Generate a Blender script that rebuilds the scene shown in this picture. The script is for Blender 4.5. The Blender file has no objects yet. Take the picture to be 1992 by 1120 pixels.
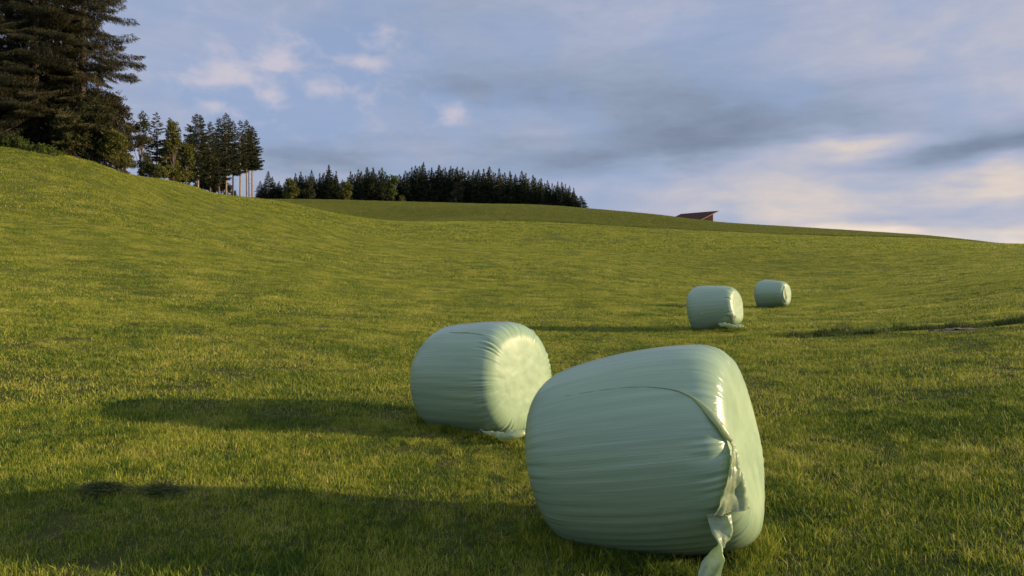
import bpy, math
import numpy as np
from mathutils import Vector

# ------------------------------------------------------------------ camera, sky, sun, exposure
S = bpy.context.scene
C = S.collection
R = math.radians
EYE = 1.65
SUN_EL, SUN_AZ = R(12.7), R(-2.0)          # height; angle from +X towards +Y

cam_d = bpy.data.cameras.new('camera')
cam_d.sensor_width = 36.0
cam_d.lens = 24.0
cam_d.shift_y = -28.0 / 1992.0
cam_d.clip_start = 0.05
cam_d.clip_end = 5000.0
cam = bpy.data.objects.new('camera', cam_d)
cam.location = (0, 0, EYE)
cam.rotation_euler = (R(90), 0, 0)
C.objects.link(cam)
S.camera = cam

sun_d = bpy.data.lights.new('sun', 'SUN')
sun_d.energy = 4.8
sun_d.angle = R(0.6)
sun_d.color = (1.0, 0.77, 0.47)
sun = bpy.data.objects.new('sun', sun_d)
sv = Vector((math.cos(SUN_EL) * math.cos(SUN_AZ), math.cos(SUN_EL) * math.sin(SUN_AZ), math.sin(SUN_EL)))
sun.rotation_euler = sv.to_track_quat('Z', 'Y').to_euler()
C.objects.link(sun)

S.view_settings.view_transform = 'Standard'
S.view_settings.look = 'None'
EXPO = 0.75
BEHIND_FILL = 1.45
S.view_settings.exposure = EXPO
S.view_settings.gamma = 1.0
S.view_settings.use_curve_mapping = False
S.cycles.max_bounces = 6
S.cycles.transparent_max_bounces = 6


class NT:
    """small helper for node trees"""
    def __init__(s, nt):
        s.nt = nt
        s.L = nt.links

    def n(s, t, **k):
        d = s.nt.nodes.new(t)
        for a, b in k.items():
            setattr(d, a, b)
        return d

    def put(s, sock, v):
        if isinstance(v, bpy.types.NodeSocket):
            s.L.new(v, sock)
        else:
            sock.default_value = v

    def m(s, op, a, b=None, c=None, clamp=False):
        d = s.n('ShaderNodeMath', operation=op, use_clamp=clamp)
        s.put(d.inputs[0], a)
        if b is not None:
            s.put(d.inputs[1], b)
        if c is not None:
            s.put(d.inputs[2], c)
        return d.outputs[0]

    def noise(s, vec, scale, detail=4.0, rough=0.5, dist=0.0):
        d = s.n('ShaderNodeTexNoise')
        if vec is not None:
            s.L.new(vec, d.inputs['Vector'])
        d.inputs['Scale'].default_value = scale
        d.inputs['Detail'].default_value = detail
        d.inputs['Roughness'].default_value = rough
        d.inputs['Distortion'].default_value = dist
        return d.outputs['Fac']

    def ramp(s, fac, stops, interp='LINEAR'):
        d = s.n('ShaderNodeValToRGB')
        d.color_ramp.interpolation = interp
        e = d.color_ramp.elements
        while len(e) < len(stops):
            e.new(0.5)
        for k, (p, c) in zip(e, stops):
            k.position = p
            k.color = (c[0], c[1], c[2], 1) if hasattr(c, '__len__') else (c, c, c, 1)
        s.L.new(fac, d.inputs[0])
        return d.outputs[0]

    def mix(s, f, a, b, mode='MIX'):
        d = s.n('ShaderNodeMix', data_type='RGBA', blend_type=mode)
        s.put(d.inputs[0], f)
        for i, v in ((6, a), (7, b)):
            if isinstance(v, tuple) and len(v) == 3:
                v = v + (1,)
            s.put(d.inputs[i], v)
        return d.outputs[2]

    def vec(s, x, y, z):
        d = s.n('ShaderNodeCombineXYZ')
        for i, v in enumerate((x, y, z)):
            s.put(d.inputs[i], v)
        return d.outputs[0]


def lin(r, g, b):
    f = lambda v: (v / 255 / 12.92) if v < 10 else ((v / 255 + 0.055) / 1.055) ** 2.4
    return (f(r), f(g), f(b))


def build_sky():
    w = bpy.data.worlds.new('World')
    S.world = w
    w.use_nodes = True
    t = NT(w.node_tree)
    t.nt.nodes.clear()
    out = t.n('ShaderNodeOutputWorld')
    bg = t.n('ShaderNodeBackground')
    bg.inputs['Strength'].default_value = 0.1
    t.L.new(bg.outputs[0], out.inputs[0])
    sky = t.n('ShaderNodeTexSky', sky_type='NISHITA')
    sky.sun_disc = False
    sky.sun_elevation = SUN_EL
    sky.sun_rotation = math.pi / 2 - SUN_AZ
    sky.air_density, sky.dust_density, sky.ozone_density = 1.0, 1.2, 2.0
    tc = t.n('ShaderNodeTexCoord')
    sep = t.n('ShaderNodeSeparateXYZ')
    t.L.new(tc.outputs['Generated'], sep.inputs[0])
    X, Y, Z = sep.outputs
    az = t.m('ARCTAN2', X, Y)
    el = t.m('ARCSINE', Z)
    zc = t.m('ADD', t.m('MAXIMUM', Z, 0.0), 0.10)
    flat = t.vec(t.m('DIVIDE', X, zc), t.m('DIVIDE', Y, zc), 0.0)      # the cloud layer overhead
    ang = t.vec(t.m('MULTIPLY', az, 1.0), t.m('MULTIPLY', el, 1.6), 0.3)
    streak = t.vec(t.m('MULTIPLY', az, 1.0), t.m('MULTIPLY', el, 3.7), 1.7)
    wob = t.m('MULTIPLY', t.m('SUBTRACT', t.noise(ang, 5.0, 4, 0.55), 0.5), 0.20)
    wob2 = t.m('MULTIPLY', t.m('SUBTRACT', t.noise(streak, 3.1, 4, 0.55), 0.5), 0.12)
    azw = t.m('ADD', az, wob)
    elw = t.m('ADD', el, wob2)

    azs = t.m('ADD', az, t.m('MULTIPLY', wob, .28))
    els = t.m('ADD', el, t.m('MULTIPLY', wob2, .3))

    def G(x, y, sx, sy, amp, tilt=0.0, azw=azw, elw=elw):
        a0 = math.atan((x - 996) / 1328)
        e0 = math.atan((532 - y) / 1328 * math.cos(a0))
        da = t.m('SUBTRACT', azw, a0)
        de = t.m('SUBTRACT', t.m('SUBTRACT', elw, e0), t.m('MULTIPLY', da, tilt))
        q = t.m('ADD', t.m('POWER', t.m('ABSOLUTE', t.m('DIVIDE', da, sx / 1328)), 2.0),
                t.m('POWER', t.m('ABSOLUTE', t.m('DIVIDE', de, sy / 1328)), 2.0))
        return t.m('MULTIPLY', t.m('EXPONENT', t.m('MULTIPLY', q, -1.0)), amp)

    feats = [  # x, y, half width, half height (px of a 1328 px radian), amount, tilt
        (330, 90, 260, 110, .10, 0), (380, 290, 260, 70, .06, 0), (1950, 60, 320, 170, .20, .2),
        (1150, 170, 300, 60, -.16, -.05), (1000, 40, 300, 50, .05, 0), (1560, 230, 320, 70, -.20, .12),
        (1330, 290, 330, 30, -.13, 0), (1900, 312, 190, 40, -.36, .05), (1280, 20, 120, 30, .14, 0),
        (1640, 303, 150, 24, .42, .02), (1850, 388, 300, 34, .17, .04), (1470, 370, 240, 30, .20, 0),
        (1180, 355, 160, 22, .14, 0), (1950, 355, 90, 20, .28, .1), (1640, 425, 220, 16, -.14, 0),
        (1900, 465, 340, 26, .66, -.03), (1500, 430, 300, 40, .08, 0), (840, 350, 200, 14, .20, 0),
        (640, 300, 220, 22, -.10, 0), (760, 325, 200, 18, .02, 0), (1040, 262, 130, 16, .05, 0), (1960, 160, 120, 60, .10, 0),
        (1130, 315, 240, 12, -.08, 0), (900, 172, 170, 26, -.10, 0), (700, 55, 120, 40, -.06, 0), (600, 290, 150, 20, -.18, 0),
        (1500, 232, 260, 40, -.05, 0),
    ]
    Lv = t.m('ADD', 0.42, t.ramp(Z, [(0.06, 0.07), (0.17, 0.0)]))
    for f in feats:
        Lv = t.m('ADD', Lv, G(*f))
    n1 = t.m('SUBTRACT', t.noise(streak, 4.2, 7, 0.55, 0.4), 0.5)
    n2 = t.m('SUBTRACT', t.noise(flat, 1.1, 6, 0.55, 0.3), 0.5)
    n3 = t.m('SUBTRACT', t.noise(streak, 17.0, 6, 0.6, 0.6), 0.5)
    Lv = t.m('ADD', Lv, t.m('MULTIPLY', n1, 0.36))
    Lv = t.m('ADD', Lv, t.m('MULTIPLY', n2, 0.30))
    Lv = t.m('ADD', Lv, t.m('MULTIPLY', n3, 0.18))
    cloud = t.ramp(Lv, [(0.12, lin(126, 139, 162)), (0.34, lin(150, 164, 188)), (0.50, lin(170, 178, 202)),
                        (0.64, lin(190, 190, 203)), (0.80, lin(220, 207, 199)), (1.0, lin(240, 224, 210))])
    # blue holes with small pink puffs, left of the middle
    puffn = t.noise(ang, 19.0, 6, 0.55, 0.3)
    puffz = t.m('ADD', G(560, 150, 230, 90, 1.0, -.05), t.m('ADD', G(450, 200, 160, 60, .5), G(720, 60, 130, 45, .6)))
    puffz = t.m('ADD', puffz, G(885, 225, 75, 34, .8))
    puffc = 0.0
    for f in ((545, 112, 30, 17, .36), (622, 165, 40, 22, .36), (690, 118, 40, 14, .30), (520, 188, 26, 18, .36), (432, 132, 44, 26, .32),
              (420, 212, 28, 11, .34), (470, 155, 30, 16, .26), (600, 130, 50, 14, .2), (885, 222, 40, 18, .34), (905, 245, 60, 9, .2)):
        puffc = t.m('ADD', puffc, G(*f, 0.0, azs, els))
    pf = t.m('ADD', puffn, puffc)
    pm = t.ramp(pf, [(0.46, 0.0), (0.92, 1.0)], 'EASE')
    bluec = t.n('ShaderNodeVectorMath', operation='SCALE')
    t.L.new(sky.outputs[0], bluec.inputs[0])
    bluec.inputs['Scale'].default_value = 0.16
    blue = t.mix(0.15, (lin(146, 168, 208)), bluec.outputs[0])
    holes = t.m('MULTIPLY', t.ramp(puffz, [(0.05, 0.0), (0.7, 0.75)]), 1.0)
    gap = t.m('MULTIPLY', t.ramp(t.noise(ang, 6.0, 5, 0.55, 0.3), [(0.46, 0.0), (0.62, 0.45)]), t.m('GREATER_THAN', el, -1))
    base = t.mix(gap, cloud, blue)
    puffcol = t.mix(pm, blue, lin(206, 200, 212))
    col = t.mix(holes, base, puffcol)
    hor = t.ramp(Z, [(0.0, 0.35), (0.03, 1.0)])
    col = t.mix(1.0, col, hor, 'MULTIPLY')
    sc = t.n('ShaderNodeVectorMath', operation='SCALE')
    back = t.ramp(t.m('ADD', t.m('MULTIPLY', Y, .5), .5), [(0.15, BEHIND_FILL), (0.62, 1.0)], 'EASE')      # added fill: unseen sky behind the camera and overhead brightened to lift shaded sides
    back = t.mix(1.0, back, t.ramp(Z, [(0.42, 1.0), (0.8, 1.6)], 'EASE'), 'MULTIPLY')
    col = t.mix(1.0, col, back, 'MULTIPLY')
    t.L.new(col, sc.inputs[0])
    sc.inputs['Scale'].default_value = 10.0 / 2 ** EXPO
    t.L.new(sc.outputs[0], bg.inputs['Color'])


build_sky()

# ------------------------------------------------------------------ helpers
rng = np.random.default_rng(7)


def tag(o, label=None, cat=None, group=None, kind=None):
    if label:
        o['label'] = label
    if cat:
        o['category'] = cat
    if group:
        o['group'] = group
    if kind:
        o['kind'] = kind
    return o


def empty(name, loc, rz=0.0):
    o = bpy.data.objects.new(name, None)
    o.empty_display_size = 0.3
    o.location = loc
    o.rotation_euler = (0, 0, rz)
    C.objects.link(o)
    return o


def mesh_from(name, V, Fs, smooth=True, tint=None, uv=None, uv2=None):
    """V (n,3); Fs list of (m,k) int arrays; tint per vertex; uv per vertex"""
    me = bpy.data.meshes.new(name)
    V = np.asarray(V, np.float32)
    me.vertices.add(len(V))
    me.vertices.foreach_set('co', V.ravel())
    Fs = [np.asarray(f, np.int32) for f in Fs if len(f)]
    tot = sum(f.size for f in Fs)
    nf = sum(len(f) for f in Fs)
    me.loops.add(tot)
    li = np.concatenate([f.ravel() for f in Fs])
    me.loops.foreach_set('vertex_index', li)
    me.polygons.add(nf)
    ln = np.concatenate([np.full(len(f), f.shape[1], np.int32) for f in Fs])
    st = np.r_[0, np.cumsum(ln)[:-1]].astype(np.int32)
    me.polygons.foreach_set('loop_start', st)
    me.polygons.foreach_set('loop_total', ln)
    me.polygons.foreach_set('use_smooth', np.full(nf, smooth, bool))
    if tint is not None:
        a = me.attributes.new('tint', 'FLOAT', 'POINT')
        a.data.foreach_set('value', np.asarray(tint, np.float32))
    if uv is not None:
        a = me.attributes.new('film', 'FLOAT_VECTOR', 'POINT')
        a.data.foreach_set('vector', np.asarray(uv, np.float32).ravel())
    if uv2 is not None:
        a = me.attributes.new('capuv', 'FLOAT_VECTOR', 'POINT')
        a.data.foreach_set('vector', np.asarray(uv2, np.float32).ravel())
    me.update(calc_edges=True)
    me.validate()
    return me


def obj(name, me, mat, parent=None, loc=None):
    o = bpy.data.objects.new(name, me)
    if mat is not None and not me.materials:
        me.materials.append(mat)
    if loc is not None:
        o.location = loc
    C.objects.link(o)
    if parent is not None:
        o.parent = parent
    return o


def new_mat(name):
    m = bpy.data.materials.new(name)
    m.use_nodes = True
    t = NT(m.node_tree)
    b = t.nt.nodes['Principled BSDF']
    return m, t, b, t.nt.nodes['Material Output']


def quads(base, tip, wv, taper=0.25):
    """strips: base, tip, width vectors -> verts, faces"""
    n = len(base)
    V = np.empty((n, 4, 3))
    V[:, 0] = base - wv
    V[:, 1] = base + wv
    V[:, 2] = tip + wv * taper
    V[:, 3] = tip - wv * taper
    return V.reshape(-1, 3), np.arange(4 * n).reshape(n, 4)


def unit(v):
    return v / np.maximum(np.linalg.norm(v, axis=-1, keepdims=True), 1e-9)


def tube(P, rad, k=7):
    """P (n,3) path, rad (n,), closed ends -> V, F"""
    P = np.asarray(P, float)
    n = len(P)
    T = unit(np.gradient(P, axis=0))
    up = np.array([0.31, 0.17, 0.93])
    if abs(T[0] @ up) > .9:
        up = np.array([0.95, 0.2, 0.1])
    A = unit(np.cross(T, up))
    B = np.cross(T, A)
    a = np.linspace(0, 2 * np.pi, k, endpoint=False)
    V = P[:, None] + np.asarray(rad)[:, None, None] * (np.cos(a)[None, :, None] * A[:, None] + np.sin(a)[None, :, None] * B[:, None])
    i = np.arange(n - 1)[:, None] * k
    j = np.arange(k)[None]
    F = np.stack([i + j, i + (j + 1) % k, i + k + (j + 1) % k, i + k + j], -1).reshape(-1, 4)
    return V.reshape(-1, 3), F


def join(parts):
    Vs, Fs, o = [], [], 0
    for V, F in parts:
        Vs.append(V)
        Fs.append(F + o)
        o += len(V)
    return np.concatenate(Vs), np.concatenate(Fs)


# ------------------------------------------------------------------ terrain
def pchip(x, y, q):
    x, y = np.asarray(x, float), np.asarray(y, float)
    h = np.diff(x)
    d = np.diff(y) / h
    m = np.zeros_like(y)
    for i in range(1, len(x) - 1):
        if d[i - 1] * d[i] > 0:
            w1, w2 = 2 * h[i] + h[i - 1], h[i] + 2 * h[i - 1]
            m[i] = (w1 + w2) / (w1 / d[i - 1] + w2 / d[i])
    m[0], m[-1] = d[0], d[-1]
    k = np.clip(np.searchsorted(x, q) - 1, 0, len(x) - 2)
    s = np.clip((q - x[k]) / h[k], 0, 1)
    return ((1 + 2 * s) * (1 - s) ** 2 * y[k] + s * (1 - s) ** 2 * h[k] * m[k]
            + s * s * (3 - 2 * s) * y[k + 1] + s * s * (s - 1) * h[k] * m[k + 1])


LAND = {   # slope sideways (x / y): {distance: ground height}
    -1.35: {2: .06, 3: .15, 5: .4, 10: 1.4, 20: 4.0, 40: 10, 65: 17, 90: 20, 150: 22, 300: 26, 600: 28, 1600: 20},
    -.75: {2: .03, 3: .07, 5: .10, 7: .16, 10: .42, 20: 1.4, 40: 4.7, 58: 10.5, 74: 15.7, 95: 17.4, 150: 19.5, 300: 26, 600: 28, 1600: 20},
    -.64: {2: .03, 3: .06, 5: .10, 7: .14, 10: .34, 20: 1.15, 40: 4.2, 58: 9.2, 73: 14.1, 92: 16, 110: 17.2, 150: 19.8, 300: 29, 600: 30, 1600: 20},
    -.57: {2: .02, 3: .05, 5: .09, 7: .12, 10: .29, 20: 1.02, 40: 3.8, 60: 8.5, 77: 13.5, 95: 15.6, 120: 17.6, 150: 19.5, 300: 31, 600: 34, 1600: 20},
    -.524: {2: .02, 3: .05, 5: .085, 7: .11, 10: .26, 20: .95, 40: 3.4, 70: 9.3, 110: 17.1, 150: 19.5, 220: 23, 300: 32, 340: 38, 600: 39, 1600: 20},
    -.373: {2: 0, 3: .03, 5: .06, 7: .07, 10: .17, 20: .72, 40: 2.4, 70: 6.1, 110: 11.7, 170: 20.2, 220: 22, 300: 32, 340: 38, 600: 39, 1600: 20},
    -.298: {2: 0, 3: .02, 5: .045, 10: .15, 20: .58, 40: 2.0, 70: 5.1, 110: 9.8, 170: 18.0, 220: 20.5, 300: 32, 340: 38, 600: 39, 1600: 20},
    -.208: {2: 0, 5: .01, 10: .10, 20: .38, 40: 1.25, 70: 3.6, 110: 7.6, 170: 15, 220: 17.5, 300: 31, 340: 37.3, 420: 38.5, 600: 38, 1600: 20},
    0.0: {2: 0, 5: -.01, 10: .0, 20: .16, 40: .92, 70: 3.2, 110: 6.2, 150: 11.0, 200: 17.3, 320: 33.7, 360: 36, 450: 37, 600: 34, 1600: 18},
    .13: {2: 0, 5: 0, 10: .0, 20: .12, 40: .72, 70: 2.6, 110: 5.4, 150: 10.0, 200: 16, 310: 29.8, 350: 31, 450: 30, 600: 28, 1600: 15},
    .23: {2: 0, 5: 0, 10: .03, 20: .13, 30: .20, 40: .46, 52: .95, 70: 1.85, 110: 5.0, 150: 9.3, 200: 14.8, 295: 25.2, 312: 24.4, 340: 23.0, 600: 16, 1600: 8},
    .30: {2: 0, 5: .01, 10: .05, 18: .13, 30: .15, 42: .33, 70: 1.4, 110: 5.1, 150: 9.3, 195: 13.7, 286: 21.6, 312: 21.2, 340: 20, 600: 13, 1600: 6},
    .38: {2: 0, 5: .02, 10: .07, 18: .15, 30: .15, 45: .26, 70: 1.0, 110: 5.3, 150: 9.3, 190: 12.7, 280: 20.0, 320: 19.0, 600: 10, 1600: 5},
    .605: {2: .02, 3: .06, 5: .15, 7: .21, 10: .30, 20: .46, 30: .62, 45: .95, 70: 1.9, 110: 5.4, 150: 8.9, 170: 10.5, 260: 14.6, 300: 14, 600: 4, 1600: 0},
    .75: {2: .04, 3: .11, 5: .26, 7: .34, 10: .45, 20: .84, 33: 1.45, 50: 2.0, 70: 2.9, 110: 5.8, 150: 8.0, 200: 9.1, 260: 9.5, 300: 8.8, 600: 0, 1600: -3},
    1.35: {2: .12, 3: .2, 5: .5, 10: 1.1, 20: 2, 33: 3, 50: 4, 70: 5, 110: 7, 200: 10, 300: 9, 600: 0, 1600: -3},
}
TQ = np.linspace(math.log(2), math.log(1600), 420)
UQ = np.linspace(-1.35, 1.35, 541)
_cols = np.array([pchip([math.log(k) for k in LAND[u]], list(LAND[u].values()), TQ) for u in LAND])
_tab = np.array([pchip(list(LAND), _cols[:, i], UQ) for i in range(len(TQ))])      # (t, u)
for _ in range(3):
    p = np.pad(_tab, ((0, 0), (6, 6)), mode='edge')
    _tab = np.array([np.convolve(r, np.ones(13) / 13, 'valid') for r in p])

_wave = [(rng.uniform(.05, .9), rng.uniform(0, 2 * np.pi), rng.uniform(0, 2 * np.pi)) for _ in range(14)]
DITCH = np.array([[6.4, 15.6], [7.7, 15.7], [8.5, 15.4], [9.4, 14.75], [10.5, 14.1], [12.5, 13.6]])
TRACKS = [np.array([[11.0, 24.0], [15.5, 24.2], [21.0, 26.0], [27.0, 27.5]]),
          np.array([[3.0, 23.6], [8.0, 24.6], [13.5, 27.0], [20, 31.0], [30, 36.0]])]


def seg_dist(x, y, P):
    d = np.full(np.shape(x), 1e9)
    for a, b in zip(P[:-1], P[1:]):
        ab = b - a
        s = np.clip(((x - a[0]) * ab[0] + (y - a[1]) * ab[1]) / (ab @ ab), 0, 1)
        d = np.minimum(d, np.hypot(x - a[0] - s * ab[0], y - a[1] - s * ab[1]))
    return d


def zt(x, y):
    x, y = np.asarray(x, float), np.asarray(y, float)
    yy = np.maximum(y, 2.0)
    u = np.clip(x / yy, -1.349, 1.349)
    t = np.clip(np.log(yy), TQ[0], TQ[-1] - 1e-6)
    fi = (t - TQ[0]) / (TQ[1] - TQ[0])
    fj = (u - UQ[0]) / (UQ[1] - UQ[0])
    i, j = np.clip(fi.astype(int), 0, len(TQ) - 2), np.clip(fj.astype(int), 0, len(UQ) - 2)
    a, b = fi - i, fj - j
    z = (_tab[i, j] * (1 - a) * (1 - b) + _tab[i + 1, j] * a * (1 - b) + _tab[i, j + 1] * (1 - a) * b + _tab[i + 1, j + 1] * a * b)
    n = np.zeros_like(z)
    for f, th, ph in _wave:
        n += np.sin(f * (x * np.cos(th) + y * np.sin(th)) * 2 + ph) / (1 + 3 * f)
    z = z + 0.006 * n * np.clip((yy - 2) / 20, .3, 1.0)
    near = (y > 12) & (y < 40) & (x > 1)
    if np.any(near):
        d = seg_dist(x, y, DITCH)
        z = z - np.where(near, .13 * np.exp(-(d / .42) ** 2), 0) + np.where(near, .05 * np.exp(-((d - .8) / .5) ** 2), 0)
        for T in TRACKS:
            d = seg_dist(x, y, T)
            z = z - np.where(near, .07 * np.exp(-(d / .4) ** 2), 0)
    return z


# field edge: where the mown meadow ends and taller grass begins (x/y -> distance)
def edge_y(u):
    return pchip([-.6, -.30, -.2, 0, .13, .23, .38, .605, .75, 1.2], [300, 226, 206, 200, 200, 200, 190, 170, 190, 200], np.clip(u, -.6, 1.2))


def ground_material():
    m, t, b, out = new_mat('meadow_ground')
    geo = t.n('ShaderNodeNewGeometry')
    P = geo.outputs['Position']
    at = t.n('ShaderNodeAttribute', attribute_name='tint')
    tall = at.outputs['Fac']
    n_big = t.noise(P, 0.06, 5, 0.6)
    n_mid = t.noise(P, 0.45, 5, 0.62, 0.6)
    n_fine = t.noise(P, 5.0, 6, 0.7)
    sep = t.n('ShaderNodeSeparateXYZ')
    t.L.new(P, sep.inputs[0])
    row = t.noise(t.vec(t.m('MULTIPLY', sep.outputs[0], .05), t.m('MULTIPLY', sep.outputs[1], .42), 0.0), 1.0, 4, .6, .5)
    f = t.m('ADD', t.m('MULTIPLY', n_mid, .45), t.m('MULTIPLY', n_fine, .38))
    f = t.m('ADD', f, t.m('MULTIPLY', n_big, .2))
    f = t.m('ADD', f, t.m('MULTIPLY', t.m('SUBTRACT', row, .5), .15))
    mown = t.ramp(f, [(0.34, (.028, .040, .006)), (0.47, (.064, .078, .009)), (0.58, (.108, .112, .014)), (0.72, (.17, .15, .026))])
    uncut = t.ramp(f, [(0.34, (.036, .064, .010)), (0.5, (.068, .105, .014)), (0.7, (.11, .135, .022))])
    tc_ = t.n('ShaderNodeAttribute', attribute_name='capuv')
    thatch = t.ramp(n_fine, [(.3, (.032, .036, .009)), (.7, (.080, .082, .019))])
    mown = t.mix(tc_.outputs['Fac'], mown, thatch)
    t.L.new(t.mix(tall, mown, uncut), b.inputs['Base Color'])
    b.inputs['Roughness'].default_value = 0.95
    b.inputs['Specular IOR Level'].default_value = 0.1
    bp = t.n('ShaderNodeBump')
    bp.inputs['Strength'].default_value = 0.9
    bp.inputs['Distance'].default_value = 0.12
    t.L.new(t.m('ADD', n_fine, t.m('MULTIPLY', n_mid, 1.0)), bp.inputs['Height'])
    t.L.new(bp.outputs[0], b.inputs['Normal'])
    return m


def build_ground():
    nu, ny = 760, 620
    w = np.linspace(-1.6, 1.6, nu)
    yo = np.geomspace(3.0, 1560, ny)          # y + 12
    W, YO = np.meshgrid(w, yo)
    x, y = W * YO, YO - 12
    z = zt(x, y)
    V = np.stack([x, y, z], -1).reshape(-1, 3)
    i = np.arange(ny - 1)[:, None] * nu + np.arange(nu - 1)[None]
    F = np.stack([i, i + 1, i + nu + 1, i + nu], -1).reshape(-1, 4)
    e = edge_y(x / np.maximum(y, 2))
    tint = np.clip((y - e) / 3 + .5, 0, 1).ravel()
    o = obj('ground', mesh_from('ground', V, [F], tint=tint, uv2=np.repeat(np.clip((24 - np.hypot(x, y)) / 10, 0, 1).reshape(-1, 1), 3, 1)), ground_material())
    tag(o, kind='structure')


build_ground()


# ------------------------------------------------------------------ bales
def film_material():
    m, t, b, out = new_mat('bale_film')
    at = t.n('ShaderNodeAttribute', attribute_name='film')
    sep = t.n('ShaderNodeSeparateXYZ')
    t.L.new(at.outputs['Vector'], sep.inputs[0])
    U, V, K = sep.outputs
    lines = t.noise(t.vec(t.m('MULTIPLY', U, 1.3), t.m('MULTIPLY', V, 95.0), K), 1.0, 5, .62, .5)
    bands = t.noise(t.vec(t.m('MULTIPLY', U, .8), t.m('MULTIPLY', V, 15.0), t.m('ADD', K, 9.0)), 1.0, 4, .55, .6)
    big = t.noise(t.vec(U, V, K), 2.2, 3, .5)
    f = t.m('ADD', t.m('MULTIPLY', lines, .5), t.m('MULTIPLY', bands, .5))
    cu = t.n('ShaderNodeAttribute', attribute_name='capuv')
    cs = t.n('ShaderNodeSeparateXYZ')
    t.L.new(cu.outputs['Vector'], cs.inputs[0])
    A_, B_, side = cs.outputs
    cap_n = t.noise(t.vec(A_, B_, K), 5.0, 4, .6)
    fm_ = t.n('ShaderNodeMix')
    t.put(fm_.inputs[0], side)
    t.put(fm_.inputs[2], cap_n)
    t.put(fm_.inputs[3], f)
    f = fm_.outputs[0]
    col = t.ramp(f, [(0.32, (.178, .262, .156)), (0.5, (.218, .306, .182)), (0.68, (.262, .346, .212))])
    col = t.mix(t.m('MULTIPLY', side, t.ramp(lines, [(.60, 0.0), (.74, .5)])), col, (.36, .42, .32))
    col = t.mix(t.m('MULTIPLY', big, .25), col, (.18, .25, .155))
    t.L.new(col, b.inputs['Base Color'])
    b.inputs['Roughness'].default_value = 0.30
    t.L.new(t.m('ADD', t.m('MULTIPLY', side, .26), .28), b.inputs['Specular IOR Level'])
    b.inputs['Subsurface Weight'].default_value = 0.12
    b.inputs['Subsurface Radius'].default_value = (.02, .025, .012)
    b.inputs['Subsurface Scale'].default_value = 0.5
    cu = t.n('ShaderNodeAttribute', attribute_name='capuv')
    cs = t.n('ShaderNodeSeparateXYZ')
    t.L.new(cu.outputs['Vector'], cs.inputs[0])
    A_, B_, side = cs.outputs
    diag = t.m('ADD', t.m('MULTIPLY', A_, .8), t.m('MULTIPLY', B_, .6))
    dia2 = t.m('SUBTRACT', t.m('MULTIPLY', A_, .6), t.m('MULTIPLY', B_, .8))
    c1 = t.noise(t.vec(t.m('MULTIPLY', diag, 1.5), t.m('MULTIPLY', dia2, 26.0), K), 1.0, 4, .6, .4)
    c2 = t.noise(t.vec(t.m('MULTIPLY', B_, 1.6), t.m('MULTIPLY', A_, 24.0), K), 1.0, 4, .6, .4)
    hs = t.m('ADD', t.m('MULTIPLY', lines, .6), t.m('MULTIPLY', bands, .10))
    hc = t.m('MULTIPLY', t.m('ADD', c1, c2), .45)
    t.L.new(t.m('SUBTRACT', t.ramp(big, [(.3, .46), (.7, .58)]), t.m('MULTIPLY', side, .30)), b.inputs['Roughness'])
    dm = t.n('ShaderNodeMix')
    t.put(dm.inputs[0], side)
    t.put(dm.inputs[2], hc)
    t.put(dm.inputs[3], hs)
    h = dm.outputs[0]
    bp = t.n('ShaderNodeBump')
    bp.inputs['Strength'].default_value = 0.55
    bp.inputs['Distance'].default_value = 0.0055
    t.L.new(h, bp.inputs['Height'])
    t.L.new(bp.outputs[0], b.inputs['Normal'])
    return m


def loose_material():
    m, t, b, out = new_mat('loose_film')
    at = t.n('ShaderNodeAttribute', attribute_name='film')
    n = t.noise(at.outputs['Vector'], 14.0, 4, .6, .6)
    t.L.new(t.ramp(n, [(.35, (.32, .40, .25)), (.65, (.41, .47, .31))]), b.inputs['Base Color'])
    b.inputs['Roughness'].default_value = 0.36
    bp = t.n('ShaderNodeBump')
    bp.inputs['Strength'].default_value = 0.5
    bp.inputs['Distance'].default_value = 0.012
    t.L.new(n, bp.inputs['Height'])
    t.L.new(bp.outputs[0], b.inputs['Normal'])
    tr = t.n('ShaderNodeBsdfTranslucent')
    tr.inputs['Color'].default_value = (.46, .56, .26, 1)
    mx = t.n('ShaderNodeMixShader')
    mx.inputs[0].default_value = 0.5
    t.L.new(b.outputs[0], mx.inputs[1])
    t.L.new(tr.outputs[0], mx.inputs[2])
    t.L.new(mx.outputs[0], out.inputs[0])
    return m


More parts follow.
